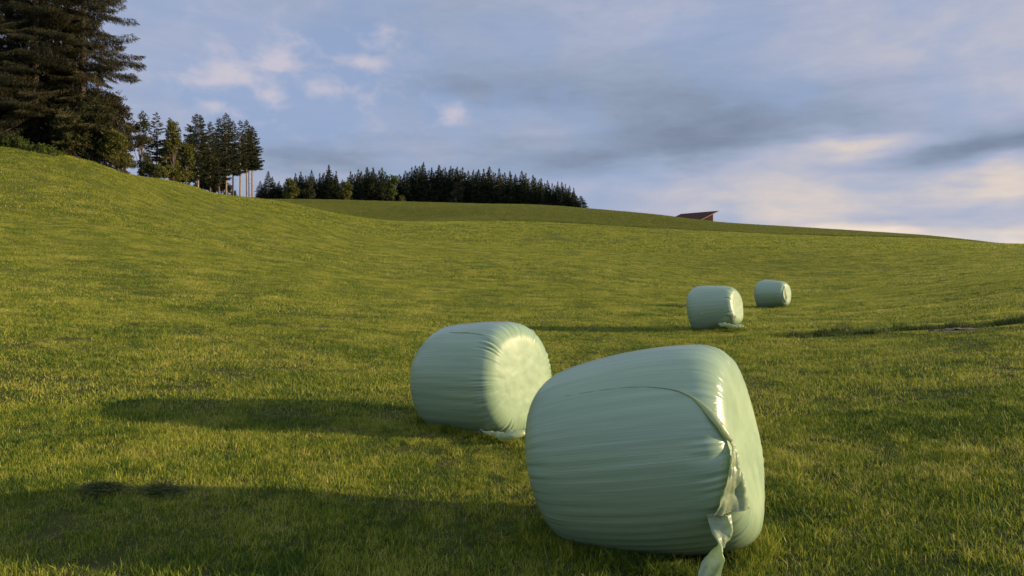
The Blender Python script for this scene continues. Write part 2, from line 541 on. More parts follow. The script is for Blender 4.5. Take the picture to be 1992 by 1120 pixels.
class Bale:
    def __init__(s, x0, y0, al, Rr, L, n, tp, tilt, seed, N=220, M=640, pleat=1.0, sink=0.0, bulge=.0, n_cap=7.0, barrel=.03):
        s.p = (x0, y0, al, Rr, L, n, tp, tilt)
        s.N, s.M = N, M
        g = np.random.default_rng(seed)
        t = np.linspace(0, np.pi, 3000)
        c, sn = np.cos(t), np.sin(t)
        ne = np.where(c > 0, n_cap, n)           # the sunlit end has the crisper rim
        px = L * np.sign(c) * np.abs(c) ** (2 / ne)
        pr = Rr * np.abs(sn) ** (2 / ne)
        d = np.r_[0, np.cumsum(np.hypot(np.diff(px), np.diff(pr)))]
        # more rings near the two rims
        q = np.linspace(0, 1, N)
        q = q * d[-1]
        x, r = np.interp(q, d, px), np.interp(q, d, pr)
        ph = np.linspace(0, 2 * np.pi, M, endpoint=False)       # 0 = straight down
        # outline angle: 1 on the rim where the profile turns the corner
        rim = np.exp(-((np.abs(x) / L + r / Rr - np.where(x > 0, 1.82, 1.74)) / .12) ** 2) * (r / Rr > .5)
        P = np.zeros((N, M))
        for k in range(46):
            f = int(g.integers(22, 120))
            P += np.cos(f * ph[None] + g.uniform(0, 6.28) + g.uniform(-5, 5) * (q[:, None] - d[-1] / 2)
                        + 1.5 * np.cos(int(g.integers(1, 6)) * ph[None] + g.uniform(0, 6.28))) * (40 / f) ** .7
        P /= 5.0
        env = np.zeros((1, M))
        for k in range(6):
            env += np.cos(int(g.integers(1, 11)) * ph[None] + g.uniform(0, 6.28))
        env = np.clip(.75 + env / 4, .1, 1.7)
        disp = pleat * .0036 * P * rim[:, None] * env * np.where(x > 0, 1.0, .5)[:, None]
        # slow lumps and long straight tension folds along the wrap
        for k in range(16):
            f = int(g.integers(2, 6))
            disp = disp + .0022 * np.cos(f * ph[None] + g.uniform(0, 6.28) + g.uniform(-2.5, 2.5) * q[:, None])
        for k in range(14):
            f = int(g.integers(14, 60))
            e = np.clip(np.cos(int(g.integers(1, 4)) * ph[None] + g.uniform(0, 6.28)), 0, 1) * np.exp(-((q[:, None] / d[-1] - g.uniform(.1, .9)) / .16) ** 2)
            disp = disp + .0009 * e * np.cos(f * ph[None] + g.uniform(0, 6.28) + g.uniform(-3, 3) * q[:, None])
        fr = np.clip((r / Rr - .42) / .48, 0, 1)[:, None]
        disp = disp * fr * fr
        cy, cz = r[:, None] * np.sin(ph)[None], r[:, None] * np.cos(ph)[None]
        for k in range(22):          # creases crossing the flat ends
            f, th = g.uniform(4, 34), g.uniform(0, np.pi)
            wv = f * (cy * np.cos(th) + cz * np.sin(th)) + 1.2 * np.sin(5 * (cy * np.sin(th) - cz * np.cos(th)) + k) + g.uniform(0, 6.28)
            disp = disp + pleat * .0011 * (1 - fr) * np.clip(r / Rr / .2, .4, 1)[:, None] * (np.abs(np.sin(wv)) - .6) * (8 / f) ** .75
        nx = np.gradient(r)
        nr = -np.gradient(x)
        nn = np.hypot(nx, nr)
        nx, nr = nx / nn, nr / nn          # outward normal of the profile
        sg = np.sign(nr[N // 2])
        nx, nr = nx * sg, nr * sg
        x = x + np.sign(x) * bulge * (1 - np.clip(r / (.97 * Rr), 0, 1) ** 2)          # the flat ends bulge a little
        rr = r * (1 + tp * x / L) * (1 - barrel * np.clip(np.abs(x) / L, 0, 1) ** 2)
        X = x[:, None] + nx[:, None] * disp
        RR = np.maximum(rr[:, None] + nr[:, None] * disp, 0)
        Yl = RR * np.sin(ph)[None]
        Zl = -RR * np.cos(ph)[None]
        c, sn = math.cos(tilt), math.sin(tilt)
        X, Zl = X * c - Zl * sn, X * sn + Zl * c
        zb = -.88 * Rr
        Zl = np.where(Zl < zb, zb + (Zl - zb) * .15, Zl)
        Zl = Zl - Zl.min()
        ca, sa = math.cos(al), math.sin(al)
        gx, gy = X * ca + Yl * sa, -X * sa + Yl * ca
        s.base = (x0, y0, float(zt(x0, y0)))
        gz = Zl - sink
        s.G = np.stack([gx, gy, gz], -1)          # local to the base
        fade = np.clip((r / Rr - .60) / .35, 0, 1)
        fade = fade * fade * (3 - 2 * fade)
        s.uv2 = np.stack([r[:, None] * np.sin(ph)[None], r[:, None] * np.cos(ph)[None], np.repeat(fade[:, None], M, 1)], -1)
        # uv: arc length and girth
        s.uv = np.stack([np.repeat(q[:, None], M, 1), np.repeat(ph[None] * Rr, N, 0), np.full((N, M), seed * 3.7)], -1)

    def mesh(s, name):
        N, M = s.N, s.M
        i = np.arange(N - 1)[:, None] * M
        j = np.arange(M)[None]
        F = np.stack([i + j, i + M + j, i + M + (j + 1) % M, i + (j + 1) % M], -1).reshape(-1, 4)
        V = s.G.reshape(-1, 3)
        me = mesh_from(name, V, [F[::1]], uv=s.uv.reshape(-1, 3), uv2=s.uv2.reshape(-1, 3))
        return me

    def at(s, a, b):
        """surface point and outward normal at profile fraction a (0 right cap .. 1 left cap), girth fraction b"""
        a, b = np.asarray(a, float), np.asarray(b, float)
        fi = np.clip(a * (s.N - 1), 0, s.N - 1.001)
        fj = (b % 1) * s.M
        i, j = fi.astype(int), fj.astype(int) % s.M
        k = (j + 1) % s.M
        u, v = (fi - i)[..., None], (fj - fj.astype(int))[..., None]
        G = s.G
        return (G[i, j] * (1 - u) * (1 - v) + G[i + 1, j] * u * (1 - v) + G[i, k] * (1 - u) * v + G[i + 1, k] * u * v)

    def nrm(s, a, b):
        a, b = np.asarray(a, float), np.asarray(b, float)
        e, f = .012, .006
        d1 = s.at(np.clip(a + e, 0, 1), b) - s.at(np.clip(a - e, 0, 1), b)
        d2 = s.at(a, b + f) - s.at(a, b - f)
        n = unit(np.cross(d1, d2))
        c = s.G.reshape(-1, 3).mean(0)
        sgn = np.sign(((s.at(a, b) - c) * n).sum(-1, keepdims=True))
        return n * sgn


BALES = [
    Bale(.824, 4.252, .478, .616, .630, 6.4, .03, .208, 1, pleat=.75, n_cap=8.0, barrel=.10),
    Bale(-.338, 7.436, .738, .611, .613, 6.5, -.008, .108, 2, pleat=1.3, sink=.05, bulge=.02, n_cap=6.9, barrel=.027),
    Bale(5.51, 18.473, .687, .623, .624, 5.2, -.155, .161, 3, N=120, M=300, pleat=1.4),
    Bale(11.447, 29.917, .84, .621, .639, 5.5, -.145, .077, 4, N=120, M=300, pleat=1.0),
]
#PLAN
FILM, LOOSE = film_material(), loose_material()


def smooth_path(P, n):
    """resample a poly line of any dimension with monotone cubics"""
    P = np.asarray(P, float)
    d = np.r_[0, np.cumsum(np.maximum(np.linalg.norm(np.diff(P[:, :3], axis=0), axis=1), 1e-4))]
    q = np.linspace(0, d[-1], n)
    return np.stack([pchip(d, P[:, k], q) for k in range(P.shape[1])], 1), q


def flat_tube(P, Wv, Tv, k, g, crumple, q, freq=1.0, along=None):
    """a folded strip of film: flattened loop of half width Wv and half thickness Tv swept along P, crumpled"""
    n = len(P)
    a = np.linspace(0, 2 * np.pi, k, endpoint=False)
    ca, sa = np.cos(a), np.sin(a)
    hw = np.linalg.norm(Wv, axis=1)
    V = P[:, None] + ca[None, :, None] * Wv[:, None] + sa[None, :, None] * Tv[:, None]
    Tn = unit(Tv)
    cr = np.zeros((n, k))
    sx = q[:, None]
    sy = ca[None] * hw[:, None]
    for i in range(26):
        f = g.uniform(14, 110) * freq
        th = g.uniform(0, np.pi) if along is None or i % 4 == 0 else np.pi / 2 + g.normal(0, along)
        cr += (np.abs(np.sin(f * (sx * np.cos(th) + sy * np.sin(th)) * .5 + g.uniform(0, 6.28))) - .6) * (30 / f) ** .8
    cr *= crumple / 2.2
    V = V + cr[..., None] * Tn[:, None]
    i = np.arange(n - 1)[:, None] * k
    j = np.arange(k)[None]
    F = np.stack([i + j, i + (j + 1) % k, i + k + (j + 1) % k, i + k + j], -1).reshape(-1, 4)
    uv = np.stack([np.repeat(sx, k, 1), sy + 0 * sx, np.repeat(sa[None], n, 0) * .01], -1)
    # caps
    V = V.reshape(-1, 3)
    c0, c1 = V[:k].mean(0), V[-k:].mean(0)
    V = np.concatenate([V, [c0, c1]])
    t0 = np.stack([np.arange(k), np.full(k, n * k), (np.arange(k) + 1) % k], -1)
    t1 = np.stack([(n - 1) * k + np.arange(k), (n - 1) * k + (np.arange(k) + 1) % k, np.full(k, n * k + 1)], -1)
    uv = np.concatenate([uv.reshape(-1, 3), np.zeros((2, 3))])
    return V, [F, t0, t1], uv


def strip_on_bale(b, name, ab, hw, lift, th, parent, seed, crumple=.004, n=90, mat=None):
    """a fold of film lying on the bale along profile / girth fractions"""
    g = np.random.default_rng(seed)
    A, q0 = smooth_path(np.c_[np.array(ab), np.zeros(len(ab)), hw, lift, th], n)
    P = b.at(A[:, 0], A[:, 1])
    Nn = b.nrm(A[:, 0], A[:, 1])
    T = unit(np.gradient(P, axis=0))
    Wd = unit(np.cross(Nn, T))
    q = np.r_[0, np.cumsum(np.linalg.norm(np.diff(P, axis=0), axis=1))]
    P = P + Nn * A[:, 4:5]
    V, F, uv = flat_tube(P, Wd * A[:, 3:4], Nn * A[:, 5:6], 20, g, crumple, q)
    return obj(name, mesh_from(name, V, F, uv=uv), mat or LOOSE, parent)


def bale_root(b, label):
    r = empty('silage_bale', b.base)
    tag(r, label, 'silage bale', 'wrapped silage bales on the mown meadow')
    obj('film_wrap', b.mesh('film_wrap'), FILM, r)
    return r


# nearest bale
b1 = BALES[0]
r1 = bale_root(b1, 'largest pale green film wrapped bale with a long torn film tail hanging from its rim')
strip_on_bale(b1, 'film_fold',
              [(.62, .6225), (.4932, .6250), (.4155, .6281), (.3470, .6359), (.2968, .6500), (.2785, .6609), (.2511, .6844), (.2283, .7078), (.2160, .7190)],
              [.0010, .0012, .0015, .002, .005, .011, .023, .020, .010], [.0002, .0004, .001, .002, .006, .010, .016, .018, .018],
              [.0003, .0006, .001, .002, .005, .008, .012, .014, .012], r1, 5, .0035)
# hanging sheet below the pinch
le = np.array([(.2190, .7180), (.2237, .7281), (.2466, .7531), (.2648, .7766), (.2877, .8000), (.3040, .8110)])
ri = np.array([(.2120, .7190), (.2060, .7297), (.2060, .7594), (.2106, .7937), (.2152, .8219), (.2230, .8380)])
pl, pr = b1.at(le[:, 0], le[:, 1]), b1.at(ri[:, 0], ri[:, 1])
nl = b1.nrm((le[:, 0] + ri[:, 0]) / 2, (le[:, 1] + ri[:, 1]) / 2)
offl = np.array([.014, .016, .020, .026, .034, .042])[:, None]
offr = np.array([.012, .010, .010, .014, .020, .026])[:, None]
pl = pl + b1.nrm(le[:, 0], le[:, 1]) * offl
pr = pr + b1.nrm(ri[:, 0], ri[:, 1]) * offr
ctr, wid = (pl + pr) / 2 + nl * .012, (pr - pl) / 2
A, q = smooth_path(np.c_[ctr, wid, nl], 120)
V, F, uv = flat_tube(A[:, :3], A[:, 3:6], unit(A[:, 6:9]) * .006, 56, np.random.default_rng(11), .017, q, 1.5, .22)
tail = obj('film_tail', mesh_from('film_tail', V, F, uv=uv), LOOSE, r1)
# rolled hem
hl, hr = pl[-1] + nl[-1] * .010, pr[-1] + nl[-1] * .012
hp = hl + (hr - hl) * np.linspace(0, 1, 40)[:, None]
V, F, uv = flat_tube(hp, np.tile([[0, 0, .0055]], (40, 1)), np.tile(nl[-1] * .006, (40, 1)), 12, np.random.default_rng(3), .006, np.linspace(0, .2, 40))
obj('film_hem', mesh_from('film_hem', V, F, uv=uv), LOOSE, r1)
# twisted end of the tail down to the grass
tw = [(1398, 1000, 3.515, .062, 0), (1404, 1030, 3.48, .056, 10), (1407, 1052, 3.46, .048, 48), (1399, 1072, 3.45, .050, 100),
      (1387, 1094, 3.44, .054, 150), (1380, 1118, 3.43, .054, 172), (1376, 1142, 3.42, .050, 185), (1370, 1160, 3.41, .040, 200)]
bb = np.array(b1.base)
P = np.array([[(px - 996) / 1328 * d, d, EYE - (py - 532) / 1328 * d] for px, py, d, _, _ in tw]) - bb
A, q = smooth_path(np.c_[P, [k[3] for k in tw], [R(k[4]) for k in tw]], 120)
ax, ay = np.array([.95, -.30, 0]), np.array([.30, .95, 0])
Wv = (np.cos(A[:, 4:5]) * ax + np.sin(A[:, 4:5]) * ay) * A[:, 3:4]
Tv = (-np.sin(A[:, 4:5]) * ax + np.cos(A[:, 4:5]) * ay) * .010
V, F, uv = flat_tube(A[:, :3], Wv, Tv, 44, np.random.default_rng(21), .020, q, 1.4, .25)
obj('film_tail', mesh_from('film_tail', V, F, uv=uv), LOOSE, r1)


def bunch(name, parent, pts, rad, seed, squash=.7):
    """a crumpled gather of film: a lumpy rope along pts"""
    g = np.random.default_rng(seed)
    A, q = smooth_path(np.c_[np.array(pts), rad], 70)
    T = unit(np.gradient(A[:, :3], axis=0))
    up = np.array([0, 0, 1.0])
    Wd = unit(np.cross(T, up))
    Up = np.cross(Wd, T)
    V, F, uv = flat_tube(A[:, :3], Wd * A[:, 3:4], Up * A[:, 3:4] * squash, 34, g, .020 * np.max(rad) / .08, q, 1.0)
    return obj(name, mesh_from(name, V, F, uv=uv), LOOSE, parent)


b2 = BALES[1]
r2 = bale_root(b2, 'pale green silage bale with brightly sunlit creased end, standing just behind the nearest bale')
strip_on_bale(b2, 'film_fold', [(.72, .872), (.5525, .884), (.46, .893), (.37, .8953), (.32, .90)], [.004, .006, .010, .018, .03],
              [.002, .004, .006, .012, .02], [.002, .003, .006, .010, .02], r2, 6, .004)
P = lambda b, px, py, d: np.array([(px - 996) / 1328 * d, d, EYE - (py - 532) / 1328 * d]) - np.array(b.base)
bunch('film_tail', r2, [P(b2, 935, 839, 6.84), P(b2, 960, 843, 6.68), P(b2, 980, 851, 6.60), P(b2, 996, 848, 6.58), P(b2, 1014, 842, 6.60), P(b2, 1021, 841, 6.62)],
      [.012, .028, .055, .062, .052, .030], 8)
strip_on_bale(b2, 'film_fold', [(.56, .578), (.48, .585), (.42, .588), (.36, .594), (.30, .60)], [.003, .004, .005, .004, .003],
              [.001, .002, .003, .002, .001], [.001, .003, .004, .003, .001], r2, 16, .002)

b3 = BALES[2]
r3 = bale_root(b3, 'distant pale green silage bale with a flat film flap at its right foot')
bunch('film_tail', r3, [P(b3, 1398, 628, 17.95), P(b3, 1408, 633, 17.75), P(b3, 1424, 634, 17.7), P(b3, 1438, 635, 17.7), P(b3, 1446, 636, 17.7)],
      [.03, .10, .10, .07, .03], 9, .5)
strip_on_bale(b3, 'film_fold', [(.30, .80), (.25, .83), (.24, .87)], [.01, .05, .09], [.005, .02, .03], [.004, .01, .02], r3, 26, .01)

b4 = BALES[3]
r4 = bale_root(b4, 'smallest and farthest pale green silage bale with a dark vertical slit in its end')
strip_on_bale(b4, 'film_fold', [(.20, .575), (.17, .66), (.16, .77), (.17, .87), (.20, .94)], [.02, .035, .04, .035, .02],
              [.01, .05, .07, .05, .01], [.01, .016, .02, .016, .01], r4, 36, .008)
strip_on_bale(b4, 'film_fold', [(.105, .60), (.085, .72), (.09, .85), (.13, .93)], [.02, .03, .03, .02],
              [.01, .035, .04, .01], [.008, .012, .012, .008], r4, 37, .006)


# ------------------------------------------------------------------ grass
def blade_material(name, lo, mid, hi, straw, tr=.4):
    m, t, b, out = new_mat(name)
    at = t.n('ShaderNodeAttribute', attribute_name='tint')
    geo = t.n('ShaderNodeNewGeometry')
    P = geo.outputs['Position']
    oi = t.n('ShaderNodeObjectInfo')
    n1 = t.noise(P, 0.55, 4, .6, .5)
    n2 = t.noise(P, 2.6, 3, .6)
    n3 = t.noise(P, 10.0, 2, .6)
    sep = t.n('ShaderNodeSeparateXYZ')
    t.L.new(P, sep.inputs[0])
    row = t.noise(t.vec(t.m('MULTIPLY', sep.outputs[0], .05), t.m('MULTIPLY', sep.outputs[1], .42), 0.0), 1.0, 4, .6, .5)
    f = t.m('ADD', t.m('MULTIPLY', at.outputs['Fac'], .46), t.m('SUBTRACT', t.m('MULTIPLY', n1, .80), .10))
    f = t.m('ADD', f, t.m('MULTIPLY', t.m('SUBTRACT', n2, .5), .45))
    f = t.m('ADD', f, t.m('MULTIPLY', t.m('SUBTRACT', row, .5), .10))
    f = t.m('ADD', f, t.m('MULTIPLY', t.m('SUBTRACT', n3, .5), .55))
    f = t.m('ADD', f, t.m('MULTIPLY', t.m('SUBTRACT', oi.outputs['Random'], .5), .16))
    col = t.ramp(f, [(.30, lo), (.48, mid), (.64, hi), (.84, straw)])
    t.L.new(col, b.inputs['Base Color'])
    b.inputs['Roughness'].default_value = .55
    b.inputs['Specular IOR Level'].default_value = .25
    trn = t.n('ShaderNodeBsdfTranslucent')
    t.L.new(col, trn.inputs['Color'])
    mx = t.n('ShaderNodeMixShader')
    mx.inputs[0].default_value = tr
    t.L.new(b.outputs[0], mx.inputs[1])
    t.L.new(trn.outputs[0], mx.inputs[2])
    t.L.new(mx.outputs[0], out.inputs[0])
    return m


GRASS = blade_material('grass_blades', (.040, .084, .011), (.165, .222, .017), (.335, .338, .030), (.45, .38, .13))
TALLG = blade_material('uncut_grass', (.046, .080, .011), (.098, .135, .018), (.165, .180, .028), (.25, .22, .06))


WEED = blade_material('dark_weeds', (.028, .050, .009), (.055, .085, .011), (.10, .12, .016), (.16, .13, .04), .2)


def blades(n, rad, h, wid, seed, lean=.5, straw=.07):
    """a patch of grass blades: two quads each"""
    g = np.random.default_rng(seed)
    rr, th = rad * np.sqrt(g.random(n)), g.uniform(0, 2 * np.pi, n)
    base = np.stack([rr * np.cos(th), rr * np.sin(th), np.full(n, -.012)], 1)
    H = h * g.uniform(.45, 1.15, n) * (1 + .25 * (g.random(n) < .1))
    la, lm = g.uniform(0, 2 * np.pi, n), np.abs(g.normal(0, lean, n))
    flat_ = g.random(n) < .12
    lm = np.where(flat_, 1.6, lm)
    d = np.stack([np.cos(la), np.sin(la), 0 * la], 1)
    midp = base + d * (H * lm * .35)[:, None] + np.array([0, 0, 1.0]) * (H * .55)[:, None]
    tip = base + d * (H * lm)[:, None] + np.array([0, 0, 1.0]) * (H * np.where(flat_, .5, 1.0))[:, None]
    wa = g.uniform(0, 2 * np.pi, n)
    wv = np.stack([np.cos(wa), np.sin(wa), 0 * wa], 1) * (wid * g.uniform(.6, 1.3, n) * .5)[:, None]
    V = np.empty((n, 6, 3))
    V[:, 0], V[:, 1] = base - wv, base + wv
    V[:, 2], V[:, 3] = midp + wv * .8, midp - wv * .8
    V[:, 4], V[:, 5] = tip + wv * .12, tip - wv * .12
    i = np.arange(n)[:, None] * 6
    F = np.concatenate([i + np.array([[0, 1, 2, 3]]), i + np.array([[3, 2, 4, 5]])])
    tn = g.random(n) * .8
    tn = np.where(g.random(n) < straw, 1.25, tn)
    return mesh_from('blades', V.reshape(-1, 3), [F], smooth=True, tint=np.repeat(tn, 6))


def scatter_group(name, coll):
    ng = bpy.data.node_groups.new(name, 'GeometryNodeTree')
    ng.interface.new_socket('Geometry', in_out='INPUT', socket_type='NodeSocketGeometry')
    ng.interface.new_socket('Geometry', in_out='OUTPUT', socket_type='NodeSocketGeometry')
    N, Lk = ng.nodes, ng.links
    gi, go = N.new('NodeGroupInput'), N.new('NodeGroupOutput')
    ci = N.new('GeometryNodeCollectionInfo')
    ci.inputs['Collection'].default_value = coll
    ci.inputs['Separate Children'].default_value = True
    ci.inputs['Reset Children'].default_value = True
    ip = N.new('GeometryNodeInstanceOnPoints')
    ip.inputs['Pick Instance'].default_value = True

    def attr(nm, ty):
        a = N.new('GeometryNodeInputNamedAttribute')
        a.data_type = ty
        a.inputs['Name'].default_value = nm
        return [o for o in a.outputs if o.enabled and o.name == 'Attribute'][0]
    Lk.new(gi.outputs[0], ip.inputs['Points'])
    Lk.new(ci.outputs[0], ip.inputs['Instance'])
    Lk.new(attr('pick', 'INT'), ip.inputs['Instance Index'])
    e = N.new('FunctionNodeEulerToRotation')
    Lk.new(attr('rot', 'FLOAT_VECTOR'), e.inputs[0])
    Lk.new(e.outputs[0], ip.inputs['Rotation'])
    Lk.new(attr('scl', 'FLOAT'), ip.inputs['Scale'])
    Lk.new(ip.outputs[0], go.inputs[0])
    return ng


def scatter(name, meshes, mat, P, pick, scl, slope=True):
    coll = bpy.data.collections.new(name + '_sources')
    for k, me in enumerate(meshes):
        me.materials.append(mat)
        coll.objects.link(bpy.data.objects.new('%s_tuft_%02d' % (name, k), me))
    g = np.random.default_rng(99)
    n = len(P)
    me = bpy.data.meshes.new(name)
    me.vertices.add(n)
    me.vertices.foreach_set('co', P.astype(np.float32).ravel())
    rot = np.zeros((n, 3))
    rot[:, 2] = g.uniform(0, 2 * np.pi, n)
    if slope:
        e = .5
        gx = (zt(P[:, 0] + e, P[:, 1]) - zt(P[:, 0] - e, P[:, 1])) / (2 * e)
        gy = (zt(P[:, 0], P[:, 1] + e) - zt(P[:, 0], P[:, 1] - e)) / (2 * e)
        rot[:, 0], rot[:, 1] = 0, 0
        # tilt about world x, y after the spin: use euler of the combined rotation for small slopes
        c, s_ = np.cos(rot[:, 2]), np.sin(rot[:, 2])
        rot[:, 0] = np.arctan(gy) * c - np.arctan(gx) * s_ * 1.0
        rot[:, 1] = -(np.arctan(gx) * c + np.arctan(gy) * s_)
        # XYZ euler applies x, y first and z last, so the tilt above is given in the spun frame
    for nm, ty, dat in (('rot', 'FLOAT_VECTOR', rot), ('scl', 'FLOAT', scl), ('pick', 'INT', pick)):
        a = me.attributes.new(nm, ty, 'POINT')
        a.data.foreach_set('vector' if ty == 'FLOAT_VECTOR' else 'value', np.ascontiguousarray(dat, np.int32 if ty == 'INT' else np.float32).ravel())
    o = bpy.data.objects.new(name, me)
    C.objects.link(o)
    md = o.modifiers.new('scatter', 'NODES')
    md.node_group = scatter_group(name, coll)
    return o


def clear_of_bales(x, y, grow=0.0):
    ok = np.ones(len(x), bool)
    for b in BALES:
        x0, y0, al, Rr, L = b.p[:5]
        dx, dy = x - x0, y - y0
        a = dx * math.cos(al) - dy * math.sin(al)
        c = dx * math.sin(al) + dy * math.cos(al)
        ok &= ~((np.abs(a) < L * .80 + grow) & (np.abs(c) < Rr * .45 + grow))
    return ok


def build_grass():
    g = np.random.default_rng(5)
    meshes, pts, pick, scl = [], [], [], []
    bands = [  # y0, y1, patches per m2, radius, blades, height, width
        (2.1, 7.5, 105, .14, 95, .046, .0046),
        (7.5, 18, 30, .24, 120, .050, .0066),
        (18, 45, 6.5, .50, 190, .060, .010),
        (45, 110, .85, 1.2, 280, .085, .024),
        (110, 235, .14, 2.8, 320, .16, .07),
    ]
    for bi, (y0, y1, dens, rad, nb, h, w) in enumerate(bands):
        for k in range(4):
            meshes.append(blades(nb, rad, h * (.85 + .1 * k), w, 100 + bi * 10 + k))
        a, b_ = .82, 1.2
        area = a * (y1 ** 2 - y0 ** 2) + 2 * b_ * (y1 - y0)
        n = int(area * dens)
        y = np.sqrt(g.uniform(y0 ** 2, y1 ** 2, n))
        x = g.uniform(-1, 1, n) * (a * y + b_)
        ok = clear_of_bales(x, y) & (y < edge_y(x / y) + .5) & (((x - 9.35) / .60) ** 2 + ((y - 14.25) / .68) ** 2 > 1)
        # hidden behind the near hill
        x, y = x[ok], y[ok]
        pts.append(np.stack([x, y, zt(x, y)], 1))
        pick.append(bi * 4 + g.integers(0, 4, len(x)))
        scl.append(g.uniform(.75, 1.3, len(x)) * (1 + .25 * np.sin(x * 1.3 + 2 * np.sin(y * .9)) * np.cos(y * 1.1 + x * .4)))
    # lush tufts scattered about
    for k in range(4):
        meshes.append(blades(60, .10, .12, .006, 300 + k, lean=.7, straw=.02))
    n = 900
    y = np.sqrt(g.uniform(9, 26 ** 2, n))
    x = g.uniform(-.82, .82, n) * y
    dt = seg_dist(x, y, DITCH)
    keep = clear_of_bales(x, y, .1)
    x, y = x[keep], y[keep]
    pts.append(np.stack([x, y, zt(x, y)], 1))
    pick.append(20 + g.integers(0, 4, len(x)))
    scl.append(g.uniform(.5, 1.0, len(x)))
    for b, cnt in zip(BALES, (420, 300, 120, 90)):
        a = g.uniform(0, 2 * np.pi, cnt)
        pa, pc = np.cos(a), np.sin(a)
        m_ = 1 / np.maximum(np.abs(pa) / (b.p[4] * .95), np.abs(pc) / (b.p[3] * .62)) + g.normal(.03, .05, cnt)
        la, lc = m_ * pa, m_ * pc
        ca, sa = math.cos(b.p[2]), math.sin(b.p[2])
        x, y = b.p[0] + la * ca + lc * sa, b.p[1] - la * sa + lc * ca
        pts.append(np.stack([x, y, zt(x, y)], 1))
        pick.append(20 + g.integers(0, 4, cnt))
        scl.append(g.uniform(.45, .85, cnt))
    o = scatter('meadow_grass', meshes, GRASS, np.concatenate(pts), np.concatenate(pick), np.concatenate(scl))
    tag(o, 'short mown olive green grass covering the whole meadow', 'grass', kind='stuff')

    # taller grass beyond the field edge
    meshes = [blades(420, 2.6, .42, .08, 400 + k, lean=.35, straw=.1) for k in range(4)]
    n = 26000
    u = g.uniform(-.45, .85, n)
    e = edge_y(u)
    y = e + g.normal(0, 1.2, n) + (g.random(n) ** 1.2) * np.where(u < .2, 160, np.where(u < .45, 130, 110))
    x = u * y
    P = np.stack([x, y, zt(x, y)], 1)
    o = scatter('uncut_grass', meshes, TALLG, P, g.integers(0, 4, n), g.uniform(.7, 1.25, n))
    tag(o, 'taller darker uncut grass on the far rise beyond the mown field edge', 'grass', kind='stuff')

    # dark weeds along the ditch
    meshes = [blades(70, .22, .20, .012, 500 + k, lean=.8, straw=.03) for k in range(3)]
    n = 900
    s = g.random(n)
    i = np.minimum((s * (len(DITCH) - 1)).astype(int), len(DITCH) - 2)
    f = (s * (len(DITCH) - 1) - i)[:, None]
    q = DITCH[i] * (1 - f) + DITCH[i + 1] * f + g.normal(0, .25, (n, 2))
    q = q[(np.sin(q[:, 0] * 4.1 + 1) + .8 * np.sin(q[:, 0] * 9.7) > .1) & (q[:, 0] > 6.6)]
    q = q[((q[:, 0] - 9.35) / .7) ** 2 + ((q[:, 1] - 14.2) / .7) ** 2 > 1]
    P = np.stack([q[:, 0], q[:, 1], zt(q[:, 0], q[:, 1])], 1)
    o = scatter('weeds', meshes, WEED, P, g.integers(0, 3, len(P)), g.uniform(.4, 1.0, len(P)))
    tag(o, 'dark weeds growing along the shallow ditch right of the middle bale', 'weeds', kind='stuff')


build_grass()


def build_soil():
    m, t, b, out = new_mat('bare_soil')
    geo = t.n('ShaderNodeNewGeometry')
    n = t.noise(geo.outputs['Position'], 9.0, 6, .65)
    t.L.new(t.ramp(n, [(.3, (.06, .045, .03)), (.7, (.15, .115, .085))]), b.inputs['Base Color'])
    b.inputs['Roughness'].default_value = .95
    bp = t.n('ShaderNodeBump')
    bp.inputs['Distance'].default_value = .05
    t.L.new(n, bp.inputs['Height'])
    t.L.new(bp.outputs[0], b.inputs['Normal'])
    g = np.random.default_rng(31)
    nr, na = 14, 64
    a = np.linspace(0, 2 * np.pi, na, endpoint=False)
    edge = 1 + .16 * np.sin(3 * a + 1) + .12 * np.sin(5 * a + 2) + .08 * np.sin(11 * a) + .06 * np.sin(17 * a + 1)
    rr = np.linspace(0, 1, nr)[:, None] * edge[None]
    x, y = 9.35 + .62 * rr * np.cos(a), 14.35 + .36 * rr * np.sin(a)
    z = zt(x, y) + .012 + .05 * (1 - rr ** 2) + g.normal(0, .006, x.shape)
    i = np.arange(nr - 1)[:, None] * na
    j = np.arange(na)[None]
    F = np.stack([i + j, i + na + j, i + na + (j + 1) % na, i + (j + 1) % na], -1).reshape(-1, 4)
    o = obj('soil_patch', mesh_from('soil_patch', np.stack([x, y, z], -1).reshape(-1, 3), [F]), m)
    tag(o, kind='structure')


build_soil()


def hay_clump(x, y, rx, ry, h, label, seed):
    g = np.random.default_rng(seed)
    n = 620
    r_, th = np.minimum(np.abs(g.normal(0, .55, n)), 1.5), g.uniform(0, 2 * np.pi, n)
    px, py = x + rx * r_ * np.cos(th), y + ry * r_ * np.sin(th)
    z = zt(px, py) + .02 + h * np.maximum(1 - r_ ** 2, .05) * g.random(n)
    base = np.stack([px, py, z], 1)
    d = np.stack([g.normal(0, 1, n), g.normal(0, .6, n), g.normal(0, .22, n)], 1)
    d = unit(d) * g.uniform(.05, .17, n)[:, None]
    w = unit(np.cross(d, g.normal(0, 1, (n, 3)))) * g.uniform(.0015, .0032, n)[:, None]
    org = np.array([x, y, float(zt(x, y))])
    V, F = quads(base - d / 2 - org, base + d / 2 - org, w, .5)
    o = obj('hay_clump', mesh_from('hay_clump', V, [F], tint=np.repeat(g.uniform(-.3, .5, n), 4)), HAY, loc=tuple(org))
    tag(o, label, 'hay clump', 'matted clumps of cut grass in the near left shadow')


